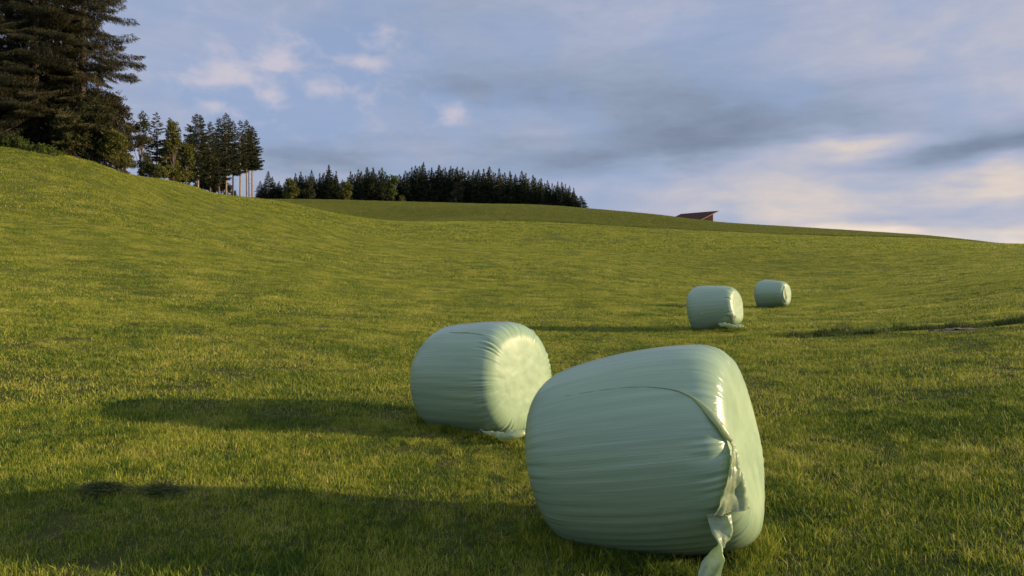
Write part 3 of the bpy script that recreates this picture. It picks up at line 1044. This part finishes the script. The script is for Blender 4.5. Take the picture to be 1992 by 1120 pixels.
HAY = blade_material('cut_grass', (.05, .07, .016), (.10, .115, .028), (.17, .165, .06), (.26, .22, .10), .3)
hay_clump(-2.92, 4.86, 0.20, .15, .045, 'dark matted clump of cut grass, the rounder one nearer the left frame edge', 1)
hay_clump(-2.50, 4.86, .18, .13, .035, 'dark matted clump of cut grass with pale stalks, right of the rounder clump', 2)


# ------------------------------------------------------------------ trees
def foliage_material(name, stops, scale=.35, tr=.25):
    m, t, b, out = new_mat(name)
    at = t.n('ShaderNodeAttribute', attribute_name='tint')
    geo = t.n('ShaderNodeNewGeometry')
    oi = t.n('ShaderNodeObjectInfo')
    n = t.noise(geo.outputs['Position'], scale, 3, .6)
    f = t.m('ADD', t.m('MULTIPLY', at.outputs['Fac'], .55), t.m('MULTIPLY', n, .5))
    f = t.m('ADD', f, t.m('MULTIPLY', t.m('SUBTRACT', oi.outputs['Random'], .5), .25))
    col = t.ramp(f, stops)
    t.L.new(col, b.inputs['Base Color'])
    b.inputs['Roughness'].default_value = .7
    b.inputs['Specular IOR Level'].default_value = .2
    trn = t.n('ShaderNodeBsdfTranslucent')
    t.L.new(col, trn.inputs['Color'])
    mx = t.n('ShaderNodeMixShader')
    mx.inputs[0].default_value = tr
    t.L.new(b.outputs[0], mx.inputs[1])
    t.L.new(trn.outputs[0], mx.inputs[2])
    t.L.new(mx.outputs[0], out.inputs[0])
    return m


def bark_material(name, a, c):
    m, t, b, out = new_mat(name)
    geo = t.n('ShaderNodeNewGeometry')
    sep = t.n('ShaderNodeSeparateXYZ')
    t.L.new(geo.outputs['Position'], sep.inputs[0])
    n = t.noise(t.vec(t.m('MULTIPLY', sep.outputs[0], 6), t.m('MULTIPLY', sep.outputs[1], 6), sep.outputs[2]), 1.0, 5, .65)
    t.L.new(t.ramp(n, [(.3, a), (.7, c)]), b.inputs['Base Color'])
    b.inputs['Roughness'].default_value = .9
    return m


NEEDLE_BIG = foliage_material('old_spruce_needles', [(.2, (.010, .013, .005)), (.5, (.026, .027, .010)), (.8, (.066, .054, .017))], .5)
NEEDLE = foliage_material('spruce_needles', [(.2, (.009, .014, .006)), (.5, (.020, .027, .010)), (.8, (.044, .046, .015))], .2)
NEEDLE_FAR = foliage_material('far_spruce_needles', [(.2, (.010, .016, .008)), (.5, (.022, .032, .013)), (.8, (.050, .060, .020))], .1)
LEAF_DARK = foliage_material('dark_leaves', [(.2, (.014, .019, .007)), (.5, (.030, .036, .011)), (.8, (.054, .058, .015))], .6)
LEAF_OLIVE = foliage_material('olive_leaves', [(.2, (.036, .044, .008)), (.5, (.078, .084, .014)), (.8, (.14, .13, .024))], .6)
LEAF_GREEN = foliage_material('green_leaves', [(.2, (.030, .048, .010)), (.5, (.055, .082, .014)), (.8, (.085, .115, .022))], .4)
LEAF_BROWN = foliage_material('brownish_leaves', [(.2, (.020, .018, .010)), (.5, (.040, .036, .016)), (.8, (.062, .054, .022))], .6)
BARK = bark_material('bark', (.05, .038, .028), (.12, .085, .06))
BARK_PALE = bark_material('pale_bark', (.13, .095, .07), (.26, .19, .14))


def spruce_meshes(seed, H, h0, Rm, nb, per_m, tl, tw, droop=.42, up=.34, hang=.5, trunk_r=.25, limbs=True, power=.85, gaps=.0, one_side=None, bare=0, curtain=.08, wild=.0):
    g = np.random.default_rng(seed)
    hh = h0 + (H - h0) * (np.arange(nb) + g.random(nb)) / nb
    f = (hh - h0) / (H - h0)
    rad = (Rm * (1 - f) ** power + .035 * Rm) * g.uniform(.66, 1.12, nb)
    rad *= np.clip(.62 + f / .18, 0, 1) * (1 - wild * .42 * g.random(nb) ** 1.5)
    azm = np.arange(nb) * 2.39996 + g.normal(0, .35 + wild, nb)
    if gaps:
        k = g.random(nb) > gaps
        hh, f, rad, azm = hh[k], f[k], rad[k], azm[k]
        nb = len(hh)
    if one_side is not None:
        rad *= np.clip(.75 + .45 * np.cos(azm - one_side), .3, 1.2)
    # steeper, shorter branches at the top
    dr = droop * (1 - f * 1.25) * g.uniform(.7 - .3 * wild, 1.3 + .45 * wild, nb)
    upc = up * g.uniform(.7, 1.3, nb)
    nt = np.maximum((per_m * rad * g.uniform(.8, 1.2, nb)).astype(int), 5)
    bi = np.repeat(np.arange(nb), nt)
    n = len(bi)
    s = g.random(n) ** .62 * .97 + .03
    side = np.where(g.random(n) < .5, 1.0, -1.0)
    ca, sa = np.cos(azm[bi]), np.sin(azm[bi])
    r_ = rad[bi] * s
    z = hh[bi] + rad[bi] * (-dr[bi] * s + upc[bi] * s ** 2)
    base = np.stack([r_ * ca, r_ * sa, z], 1)
    spread = (1 - s * .55) * (.30 + .12 * wild) * np.minimum(rad[bi], 4.5)
    base += np.stack([-sa, ca, 0 * sa], 1) * (side * g.random(n) * spread)[:, None]
    base += g.normal(0, .05, (n, 3))
    fw = g.uniform(.2, 1.0, n)
    sw = g.uniform(.2, 1.0, n) * side
    dn = -hang * np.where(g.random(n) < curtain, g.uniform(2.0, 6.0, n), g.uniform(.1, 1.6, n)) * np.where(s > .93, .25, 1)
    d = np.stack([ca * fw - sa * sw, sa * fw + ca * sw, dn], 1)
    ln = tl * g.uniform(.5, 1.25, n) * (1 - .62 * f[bi])
    d = unit(d) * ln[:, None]
    wv = unit(np.cross(d, g.normal(0, 1, (n, 3)))) * (tw * g.uniform(.6, 1.4, n) * (1 - .45 * f[bi]))[:, None]
    V, F = quads(base, base + d, wv, .22)
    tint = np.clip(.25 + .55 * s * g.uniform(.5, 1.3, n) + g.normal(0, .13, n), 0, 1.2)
    # leader
    nl = 14
    lb = np.stack([g.normal(0, .03, nl), g.normal(0, .03, nl), H - tl * 1.6 * g.random(nl)], 1)
    ld = np.stack([g.normal(0, .35, nl), g.normal(0, .35, nl), g.uniform(.1, .9, nl)], 1) * tl * .75
    V2, F2 = quads(lb, lb + ld, unit(np.cross(ld, g.normal(0, 1, (nl, 3)))) * tw * .7, .2)
    V, F = join([(V, F), (V2, F2)])
    crown = mesh_from('crown', V, [F], smooth=False, tint=np.repeat(np.r_[tint, np.full(nl, .5)], 4))
    # trunk and limbs
    nz = 14
    zz = np.linspace(-.6, H * .985, nz)
    P = np.stack([.05 * np.sin(zz * .35 + seed), .05 * np.cos(zz * .3), zz], 1)
    P[:, :2] -= P[0, :2]
    rr = trunk_r * (1 - np.clip(zz, 0, H) / H) ** .75 + .015
    parts = [tube(P, rr, 9)]
    if limbs:
        for k in range(nb):
            ss = np.array([0, .35, .7, .97])
            q = np.stack([rad[k] * ss * np.cos(azm[k]), rad[k] * ss * np.sin(azm[k]), hh[k] + rad[k] * (-dr[k] * ss + upc[k] * ss ** 2)], 1)
            parts.append(tube(q, (.010 + .0095 * rad[k]) * (1 - .5 * wild) * np.array([1, .75, .45, .12]), 4))
    for k in range(bare):      # dead stubs on the clear stem
        a, z0, l_ = g.uniform(0, 6.28), g.uniform(H * .06, max(h0, H * .08)), g.uniform(.3, 1.1)
        parts.append(tube(np.array([[0, 0, z0], [l_ * .6 * math.cos(a), l_ * .6 * math.sin(a), z0 - .1 * l_], [l_ * math.cos(a), l_ * math.sin(a), z0 - .35 * l_]]), np.array([.02, .014, .006]), 4))
    Vt, Ft = join(parts)
    return mesh_from('trunk', Vt, [Ft]), crown


def leafy_meshes(seed, H, blobs, leaves, size, trunk_r=.12, twig=0, squash=(1, 1, 1)):
    """blobs: (x, y, z, r) leaf clumps; limbs run from the trunk into every clump"""
    g = np.random.default_rng(seed)
    B = np.array(blobs, float)
    wts = B[:, 3] ** 2
    bi = g.choice(len(B), leaves, p=wts / wts.sum())
    v = unit(g.normal(0, 1, (leaves, 3))) * (g.random(leaves) ** .42)[:, None] * B[bi, 3:4]
    # many small sub clumps give an uneven edge
    ns = 34
    sub = unit(g.normal(0, 1, (len(B), ns, 3))) * g.uniform(.45, 1.08, (len(B), ns, 1)) * B[:, None, 3:4]
    si = g.integers(0, ns, leaves)
    v2 = sub[bi, si] + g.normal(0, .13, (leaves, 3)) * B[bi, 3:4]
    v = np.where((g.random(leaves) < .78)[:, None], v2, v)
    c = B[bi, :3] + v * np.array(squash)
    d = unit(g.normal(0, 1, (leaves, 3)) + np.array([0, 0, -.35])) * (size * g.uniform(.6, 1.4, leaves))[:, None]
    wv = unit(np.cross(d, g.normal(0, 1, (leaves, 3)))) * (size * .36 * g.uniform(.7, 1.3, leaves))[:, None]
    V, F = quads(c - d / 2, c + d / 2, wv, .55)
    tint = np.clip(.5 + g.normal(0, .2, leaves) + .25 * g.normal(0, 1, (len(B), ns))[bi, si], -.1, 1.2)
    crown = mesh_from('crown', V, [F], smooth=False, tint=np.repeat(tint, 4))
    top = B[:, 2].max()
    zz = np.linspace(-.4, top, 10)
    P = np.stack([.12 * np.sin(zz * .6 + seed), .12 * np.cos(zz * .5 + seed), zz], 1)
    P[:, :2] -= P[1, :2]
    parts = [tube(P, trunk_r * (1 - .85 * np.clip(zz / top, 0, 1)) + .004, 8)]
    for k in range(len(B)):
        z0 = max(.15, B[k, 2] * g.uniform(.25, .6))
        p0 = np.array([np.interp(z0, zz, P[:, 0]), np.interp(z0, zz, P[:, 1]), z0])
        p2 = B[k, :3]
        p1 = (p0 + p2) / 2 + np.array([0, 0, -.1 * H * .3]) + g.normal(0, .08, 3)
        parts.append(tube(np.array([p0, p1, p2]), trunk_r * np.array([.45, .3, .1]) + .003, 5))
        for j in range(twig):
            e = p2 + sub[k, j % ns] * 1.05
            m_ = p2 + (e - p2) * .5 + g.normal(0, .05, 3)
            parts.append(tube(np.array([p2, m_, e]), np.array([.018, .011, .003]), 3))
    Vt, Ft = join(parts)
    return mesh_from('trunk', Vt, [Ft]), crown


def plant_tree(name, meshes, mats, loc, label, cat, group=None, rz=0.0, scale=1.0, sxy=None):
    r = empty(name, loc, rz)
    tr = obj('trunk', meshes[0], mats[0], r)
    cr = obj('crown', meshes[1], mats[1], r)
    sxy = scale if sxy is None else sxy
    r.scale = (sxy, sxy, scale)
    tag(r, label, cat, group)
    return r


def at_px(px, d, py=None):
    """ground point seen in column px at distance d; with py the height of the sight line there"""
    x = (px - 996) / 1328 * d
    z = float(zt(np.array([x]), np.array([float(d)]))[0])
    if py is None:
        return (x, d, z)
    return (x, d, z), EYE + (532 - py) / 1328 * d - z


# the old spruces at the left
big = [  # column, distance, height, crown radius, crown base, label
    (163, 76, 41.0, 7.2, 1.6, 'tall old spruce with drooping branches and visible trunk, nearest the open sky'),
    (70, 73, 41.0, 7.3, 0.7, 'broad brownish old spruce left of the spruce with the visible trunk'),
    (-25, 73, 40.0, 7.4, 0.7, 'old spruce cut by the left frame edge, above the nettles'),
    (112, 78, 36.0, 6.0, 2.0, 'dark old spruce set back between the two broad front spruces'),
    (20, 81, 38.0, 6.2, 2.0, 'dark old spruce set back behind the leftmost front spruces'),
]
for k, (px, d, H, Rm, h0, lab) in enumerate(big):
    front = k < 3
    ms = spruce_meshes(40 + k, H, h0, Rm, 340 if front else 170, 160 if front else 45, .40 if front else .9, .027 if front else .075,
                       droop=.80, up=.30, hang=.8, curtain=.42, wild=1.0, trunk_r=.36, power=.72, gaps=.08 if k == 0 else .03)
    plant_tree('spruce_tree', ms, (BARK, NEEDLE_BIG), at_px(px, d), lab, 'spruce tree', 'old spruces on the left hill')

g = np.random.default_rng(77)


def blob_cloud(g, n, rx, ry, z0, z1, r0, r1):
    z = g.uniform(z0, z1, n)
    f = 1 - .55 * ((z - z0) / (z1 - z0)) ** 1.6
    a, q = g.uniform(0, 2 * np.pi, n), np.sqrt(g.random(n))
    return np.stack([rx * q * f * np.cos(a), ry * q * f * np.sin(a), z, g.uniform(r0, r1, n)], 1)


# bushes under the spruces
bushes = [
    ('bush', 178, 74.5, blob_cloud(g, 18, 2.1, 1.4, .6, 4.9, .8, 1.3), 17000, .13, LEAF_DARK, 'dark leafy bush in front of the old spruce trunk', 'bush'),
    ('bush', 125, 72.5, blob_cloud(g, 14, 1.8, 1.3, .5, 3.4, .7, 1.1), 12000, .13, LEAF_DARK, 'low dark bush beneath the brownish old spruce, right of the nettles', 'bush'),
    ('bush', 226, 74.5, blob_cloud(g, 13, 1.1, .9, .5, 2.9, .5, .8), 11000, .11, LEAF_OLIVE, 'bright olive rounded bush lit by the sun at the end of the old spruces', 'bush'),
    ('bush', 58, 74, blob_cloud(g, 14, 2.6, 1.2, .5, 4.2, .8, 1.2), 9000, .13, LEAF_DARK, 'dark shady bush between the nettle clumps and the brownish old spruce', 'bush'),
    ('bush', 168, 76.5, blob_cloud(g, 20, 3.2, 1.4, 1.0, 6.6, .9, 1.4), 14000, .13, LEAF_BROWN, 'tall dark brownish thicket behind the leafy bush before the spruce trunk', 'bush'),
    ('small_tree', 214, 78, blob_cloud(g, 22, 1.9, 1.4, 1.5, 6.4, .6, 1.0), 11000, .12, LEAF_BROWN, 'loose olive brown small tree rising behind the bright olive bush', 'tree'),
    ('small_tree', 244, 80, blob_cloud(g, 12, .75, .7, .6, 5.6, .35, .6), 2200, .14, LEAF_BROWN, 'thin wispy small tree with arching twigs under the lowest spruce branches', 'tree'),
]
for k, (nm, px, d, bl, nl, sz, mt, lab, cat) in enumerate(bushes):
    ms = leafy_meshes(60 + k, 5, bl, nl, sz, .10, twig=8)
    plant_tree(nm, ms, (BARK, mt), at_px(px, d), lab, cat, scale=1.22)


def nettles(px, d, w, h, n, label, seed):
    g = np.random.default_rng(seed)
    loc = np.array(at_px(px, d))
    parts, leaves, tints = [], [], []
    x = g.uniform(-w, w, n)
    y = g.normal(0, .5, n)
    z = zt(loc[0] + x, loc[1] + y) - loc[2]
    hh = h * g.uniform(.5, 1.1, n) * (1 - .5 * (np.abs(x) / w) ** 3)
    for i in range(n):
        a = g.uniform(0, 6.28)
        tip = np.array([x[i] + .2 * hh[i] * math.cos(a), y[i] + .2 * hh[i] * math.sin(a), z[i] + hh[i]])
        b0 = np.array([x[i], y[i], z[i] - .1])
        parts.append(tube(np.array([b0, (b0 + tip) / 2, tip]), np.array([.014, .011, .004]), 4))
        m_ = 26
        s = g.uniform(.15, 1, m_)[:, None]
        c = b0 + (tip - b0) * s
        dd = unit(np.stack([g.normal(0, 1, m_), g.normal(0, 1, m_), g.normal(-.25, .3, m_)], 1)) * g.uniform(.10, .24, m_)[:, None] * (1.2 - .5 * s)
        ww = unit(np.cross(dd, g.normal(0, 1, (m_, 3)))) * .045
        leaves.append(quads(c, c + dd, ww, .4))
        tints.append(np.repeat(np.clip(g.normal(.55, .2, m_), 0, 1.1), 4))
    V, F = join(parts)
    r = empty('nettle_patch', tuple(loc))
    obj('stems', mesh_from('stems', V, [F]), LEAF_OLIVE, r)
    V, F = join(leaves)
    obj('leaves', mesh_from('leaves', V, [F], smooth=False, tint=np.concatenate(tints)), LEAF_GREEN, r)
    tag(r, label, 'weeds')


nettles(22, 69.5, 1.7, 1.45, 100, 'tall clump of nettles at the left frame edge under the old spruces', 3)
nettles(84, 69.0, 1.4, .95, 70, 'lower clump of nettles along the meadow edge, right of the taller nettles', 4)

# the second group of trees
group2 = 'trees of the small grove on the hillside'
tall = [  # column of the base, lean to the top column, distance, top row, crown base (0..1), crown radius px, material, label
    (305, 122, 219, .10, 21, 'brown needled spruce standing right of the bare twiggy tree', BARK_PALE, .3),
    (331, 126, 230, .15, 17, 'slim dark spruce behind the leafy green tree of the grove', BARK, .1),
    (368, 130, 262, .18, 26, 'lower broad spruce left of the pale stemmed spruce', BARK, .0),
    (385, 136, 222, .40, 29, 'spruce with pale sunlit trunk and broad layered crown in the middle of the grove', BARK_PALE, .1),
    (409, 142, 237, .12, 19, 'dark dense spruce right of the broad layered spruce', BARK, .0),
    (426, 147, 229, .22, 20, 'dark spruce between the dense one and the tallest', BARK, .0),
    (440, 150, 220, .34, 21, 'tallest spruce of the grove with reddish trunk showing low down', BARK_PALE, .05),
    (453, 156, 235, .30, 17, 'spruce just right of the tallest one, its stem bare near the ground', BARK, .05),
    (467, 162, 234, .34, 13, 'very slender spruce with a long thin bare stem', BARK_PALE, .25),
    (480, 168, 234, .40, 17, 'spruce with the leftmost of three close pale stems at the grove end', BARK_PALE, .0),
    (485, 171, 250, .42, 15, 'spruce with the middle of three close pale stems at the grove end', BARK_PALE, .1),
    (491, 172, 246, .44, 19, 'outermost spruce of the grove with the rightmost of three pale stems', BARK_PALE, .05),
    (398, 152, 262, .10, 18, 'short dark spruce in the shade behind the broad layered spruce', BARK, .0),
    (418, 156, 258, .10, 17, 'short dark spruce in the shade behind the dense ones', BARK, .0),
    (347, 134, 268, .05, 16, 'small dark spruce hidden behind the leafy green tree', BARK, .1),
]
for k, (px, d, ty, cb, rp, lab, bk, gp) in enumerate(tall):
    loc, H = at_px(px, d, ty)
    Rm = rp / 1328 * d * 1.25
    ms = spruce_meshes(80 + k, H, H * cb, Rm, 110, 52, .55, .075, droop=.30, up=.22, hang=.55, trunk_r=.20, power=.55, gaps=gp, bare=14)
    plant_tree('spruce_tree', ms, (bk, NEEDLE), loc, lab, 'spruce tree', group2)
leafy = [
    ('small_tree', 274, 108, 212, lambda g, H: blob_cloud(g, 26, 1.7, 1.2, H * .2, H * .93, .5, .9), 3600, .19, LEAF_DARK, 'sparse twiggy tree with sky showing through, between bushes and grove', 'tree'),
    ('small_tree', 338, 121, 236, lambda g, H: blob_cloud(g, 24, 1.5, 1.3, H * .1, H * .95, .55, 1.0), 5200, .22, LEAF_OLIVE, 'leafy green tree with ragged top at the left of the grove', 'tree'),
    ('small_tree', 362, 124, 282, lambda g, H: blob_cloud(g, 16, 1.8, 1.3, H * .15, H * .95, .6, 1.0), 3600, .22, LEAF_OLIVE, 'low spreading olive tree at the foot of the pale stemmed spruce', 'tree'),
    ('bush', 320, 114, 318, lambda g, H: blob_cloud(g, 12, 2.4, 1.0, H * .2, H * .8, .4, .7), 2600, .18, LEAF_OLIVE, 'low olive bush at the meadow edge below the brown spruce', 'bush'),
    ('bush', 290, 108, 310, lambda g, H: blob_cloud(g, 14, 2.0, 1.0, H * .15, H * .9, .5, .8), 3000, .18, LEAF_DARK, 'dark low bush at the foot of the sparse twiggy tree', 'bush'),
    ('bush', 430, 152, 345, lambda g, H: blob_cloud(g, 12, 3.2, 1.0, H * .2, H * .8, .5, .9), 2400, .22, LEAF_DARK, 'dark undergrowth bush between the stems of the tallest spruces', 'bush'),
    ('bush', 450, 158, 368, lambda g, H: blob_cloud(g, 8, 1.6, .8, H * .2, H * .7, .3, .6), 1000, .18, LEAF_DARK, 'tiny bush at the feet of the slender stems', 'bush'),
]
for k, (nm, px, d, ty, fn, nl, sz, mt, lab, cat) in enumerate(leafy):
    loc, H = at_px(px, d, ty)
    ms = leafy_meshes(120 + k, H, fn(np.random.default_rng(130 + k), H), nl, sz, .12, twig=6)
    plant_tree(nm, ms, (BARK, mt), loc, lab, cat)

# the far wood along the rise
tops = [(506, 352), (514, 357), (522, 333), (543, 353), (560, 350), (575, 337), (585, 334), (606, 331), (622, 337), (640, 321), (654, 333), (666, 349), (682, 333), (697, 330),
        (714, 325), (726, 326), (743, 326), (777, 339), (789, 332), (801, 325), (808, 323), (824, 316), (840, 326), (854, 321),
        (866, 326), (877, 323), (889, 325), (900, 326), (911, 332), (921, 331), (931, 330), (941, 329), (952, 324), (971, 328), (982, 336), (992, 333),
        (1003, 339), (1015, 333), (1023, 337), (1037, 340), (1053, 347), (1065, 351), (1074, 356), (1085, 353), (1093, 354), (1100, 358), (1108, 361),
        (1116, 365), (1130, 381)]
protos = []
for k in range(7):
    protos.append(spruce_meshes(200 + k, 20.0, .6, [4.4, 4.0, 4.8, 4.2, 4.6, 3.8, 5.0][k], 110, 12, 1.2, .30, droop=.28, up=.16, hang=.35,
                                trunk_r=.24, limbs=False, power=[.85, .9, .8, .95, .78, .9, .82][k], gaps=.03))


def ordinal(n):
    w = ['first', 'second', 'third', 'fourth', 'fifth', 'sixth', 'seventh', 'eighth', 'ninth', 'tenth', 'eleventh', 'twelfth', 'thirteenth', 'fourteenth',
         'fifteenth', 'sixteenth', 'seventeenth', 'eighteenth', 'nineteenth', 'twentieth']
    if n <= 20:
        return w[n - 1]
    return {2: 'twenty', 3: 'thirty', 4: 'forty'}[n // 10] + '-' + w[n % 10 - 1] if n % 10 else {3: 'thirtieth', 4: 'fortieth'}[n // 10]


g = np.random.default_rng(41)
gfar = 'spruces along the front of the far wood'
nL = sum(1 for t in tops if t[0] < 765)
special = {506: 'small dark spruce glimpsed just right of the last grove stem',
           514: 'low dark spruce between the grove and the lone pointed spruce',
           522: 'lone pointed spruce standing apart at the left end of the far wood',
           640: 'tall open spruce rising above its neighbours left of the lit tree in the far wood',
           824: 'tallest spruce top of the far wood, right of the lit green tree',
           1130: 'small separate spruce at the very right end of the far wood'}


def far_d(px):
    return float(np.interp(px, [500, 700, 850, 1000, 1140], [338, 350, 362, 345, 322]))


for k, (px, ty) in enumerate(tops):
    d = far_d(px) + g.uniform(-5, 6)
    loc, H = at_px(px, d, ty)
    if px in special:
        lab = special[px]
    elif px < 765:
        lab = 'dark spruce top, %s to the left of the lit green tree in the far wood' % ordinal(nL - k)
    elif px < 940:
        lab = 'dark spruce top, %s to the right of the lit green tree in the far wood' % ordinal(k - nL + 1)
    else:
        lab = 'dark spruce, %s from the right end of the far wood' % ordinal(len(tops) - k)
    s = H / 20.0
    wide = (1.0 if px > 560 else 1.15) * g.uniform(.85, 1.1)
    if px == 1130:
        wide = 1.5
    plant_tree('spruce_tree', protos[k % 7], (BARK, NEEDLE_FAR), loc, lab, 'spruce tree', gfar, g.uniform(0, 6.28), s, max(s, .62) * wide)
# filling spruces lower between them
tx, tyy = [t[0] for t in tops], [t[1] for t in tops]
k = 0
for px in np.arange(512, 1126, 4.8):
    px = px + g.uniform(-2, 2)
    if abs(px - 522) < 7:
        continue
    d = far_d(px) + g.uniform(-2, 16)
    loc, H = at_px(px, d, float(np.interp(px, tx, tyy)) + g.uniform(5, 17) * (.8 if px > 560 else .6))
    if H < 3:
        continue
    s = H / 20.0
    plant_tree('spruce_tree', protos[(k * 3 + 1) % 7], (BARK, NEEDLE_FAR), loc, 'lower dark spruce filling a gap between the taller spruce tops of the far wood',
               'spruce tree', 'lower spruces filling the far wood', g.uniform(0, 6.28), s, max(s, .6) * g.uniform(.95, 1.25))
    k += 1
# broadleaf trees at the far wood's edge
for k, (px, dd, ty, nl, mt, bk, rx, lab) in enumerate([
        (765, -8, 336, 2600, LEAF_GREEN, BARK, 2.6, 'bright green sunlit broadleaf tree in the middle of the dark far wood'),
        (887, -9, 354, 1700, LEAF_BROWN, BARK_PALE, 4.4, 'low brownish round tree with pale trunk before the far wood'),
        (745, -9, 352, 1700, LEAF_DARK, BARK, 3.2, 'dull dark broadleaf tree touching the bright green tree on its left'),
        (602, -7, 352, 1800, LEAF_DARK, BARK, 3.6, 'dark round broadleaf tree low in the left part of the far wood'),
        (566, -9, 347, 1800, LEAF_OLIVE, BARK, 3.4, 'olive broadleaf tree near the left end of the far wood'),
        (672, -9, 350, 1800, LEAF_OLIVE, BARK, 3.4, 'olive broadleaf tree halfway along the left part of the far wood'),
        (782, -12, 381, 500, LEAF_OLIVE, BARK, 2.2, 'small olive bush at the foot of the bright green far tree')]):
    d = far_d(px) + dd
    loc, H = at_px(px, d, ty)
    bl = blob_cloud(np.random.default_rng(150 + k), 16, rx, rx * .8, H * .12, H * .9, min(1.2, H * .2), min(2.0, H * .28))
    ms = leafy_meshes(160 + k, H, bl, nl, .55, .22, twig=0)
    plant_tree('bush' if 'bush' in lab else 'broadleaf_tree', ms, (bk, mt), loc, lab, 'bush' if 'bush' in lab else 'tree')


# ------------------------------------------------------------------ shed, post
def build_shed():
    m, t, b, out = new_mat('roof_tiles')
    tc = t.n('ShaderNodeTexCoord')
    sep = t.n('ShaderNodeSeparateXYZ')
    t.L.new(tc.outputs['Object'], sep.inputs[0])
    w = t.n('ShaderNodeTexWave', wave_type='BANDS', bands_direction='X')
    w.inputs['Scale'].default_value = 1.4
    t.L.new(tc.outputs['Object'], w.inputs[0])
    n = t.noise(tc.outputs['Object'], 1.5, 4, .6)
    t.L.new(t.mix(t.m('MULTIPLY', w.outputs['Fac'], .35), t.ramp(n, [(.3, (.060, .024, .016)), (.7, (.085, .034, .022))]), (.045, .018, .013)), b.inputs['Base Color'])
    b.inputs['Specular IOR Level'].default_value = .1
    b.inputs['Roughness'].default_value = .95
    wm, t, b, out = new_mat('dark_boards')
    tc = t.n('ShaderNodeTexCoord')
    w = t.n('ShaderNodeTexWave', wave_type='BANDS', bands_direction='Y')
    w.inputs['Scale'].default_value = 2.4
    t.L.new(tc.outputs['Object'], w.inputs[0])
    t.L.new(t.ramp(w.outputs['Fac'], [(.0, (.020, .013, .010)), (.3, (.040, .025, .018))]), b.inputs['Base Color'])
    b.inputs['Roughness'].default_value = .95
    b.inputs['Specular IOR Level'].default_value = .05
    fm, t, b, out = new_mat('weathered_timber')
    b.inputs['Roughness'].default_value = .95
    b.inputs['Specular IOR Level'].default_value = .05
    b.inputs['Base Color'].default_value = (.16, .12, .09, 1)
    psi = R(-51)
    W_, D_ = 21.0, 14.2                       # along the eaves, front to back
    # right end of the high edge
    hr = np.array([95.6, 316.0])
    e = np.array([math.cos(psi), math.sin(psi)])       # towards the right end
    bk = np.array([math.sin(-psi), math.cos(psi)])     # towards the high back edge
    ctr = hr - e * W_ / 2 - bk * D_ / 2
    gz = float(zt(ctr[:1], ctr[1:])[0])
    r = empty('shed', (ctr[0], ctr[1], gz), psi)
    zh, zl = 30.75 - gz, 25.7 - gz
    a, c = W_ / 2, D_ / 2

    def slab(x0, x1, y0, y1, za, zb, th):
        V = [(x0, y0, za), (x1, y0, za), (x1, y1, zb), (x0, y1, zb), (x0, y0, za - th), (x1, y0, za - th), (x1, y1, zb - th), (x0, y1, zb - th)]
        return np.array(V, float), np.array([(0, 1, 2, 3), (7, 6, 5, 4), (0, 4, 5, 1), (1, 5, 6, 2), (2, 6, 7, 3), (3, 7, 4, 0)])
    roof = obj('roof', mesh_from('roof', *[(v, [f]) for v, f in [slab(-a, a, -c, c, zl, zh, .22)]][0], smooth=False), m, r)
    hz = lambda y: zl + (zh - zl) * (y + c) / (2 * c) - .23
    x0, x1, y0, y1 = -a + 1.4, a - 1.6, -c + 1.2, c - 1.9
    V = np.array([(x0, y0, -3), (x1, y0, -3), (x1, y1, -3), (x0, y1, -3), (x0, y0, hz(y0)), (x1, y0, hz(y0)), (x1, y1, hz(y1)), (x0, y1, hz(y1))], float)
    obj('wall', mesh_from('wall', V, [np.array([(0, 1, 5, 4), (1, 2, 6, 5), (2, 3, 7, 6), (3, 0, 4, 7)])], smooth=False), wm, r)
    for s in (-1, 1):        # verge boards
        v, f = slab(s * (a + .05) - .04, s * (a + .05) + .04, -c, c, zl + .03, zh + .03, .34)
        obj('verge_board', mesh_from('verge_board', v, [f], smooth=False), fm, roof)
    v, f = slab(x1 + .02, x1 + .10, y0 + 3.0, y0 + 6.2, 2.6, 2.6, 2.55)
    obj('door', mesh_from('door', v, [f], smooth=False), fm, r)
    tag(r, 'dark shed with reddish brown single pitch roof peeking over the rise', 'shed')


build_shed()

pm_, t, b, out = new_mat('white_post')
b.inputs['Base Color'].default_value = (.75, .75, .72, 1)
for px, d, ty, rr, lab, nm, mt in ((692, 336, 390.5, .30, 'tiny white marker post on the rise before the far wood', 'marker_post', pm_),):
    loc, H = at_px(px, d, ty)
    V, F = tube(np.array([[0, 0, -.5], [0, 0, H * .5], [0, 0, H - .05], [0, 0, H]]), np.array([rr, rr, rr * .95, .02]), 8)
    tag(obj(nm, mesh_from(nm, V, [F]), mt, loc=loc), lab, 'post')
for px, ty, lab in ((1241, 419.5, 'shorter of the two tiny saplings on the skyline left of the shed'), (1247, 418.5, 'taller of the two tiny saplings on the skyline left of the shed')):
    d = 300
    loc, H = at_px(px, d, ty)
    H = max(H, 1.2)
    ms = spruce_meshes(int(px), H, H * .25, .3, 14, 12, .25, .06, trunk_r=.05, limbs=False)
    plant_tree('sapling', ms, (BARK, NEEDLE_FAR), loc, lab, 'sapling', 'saplings on the skyline')
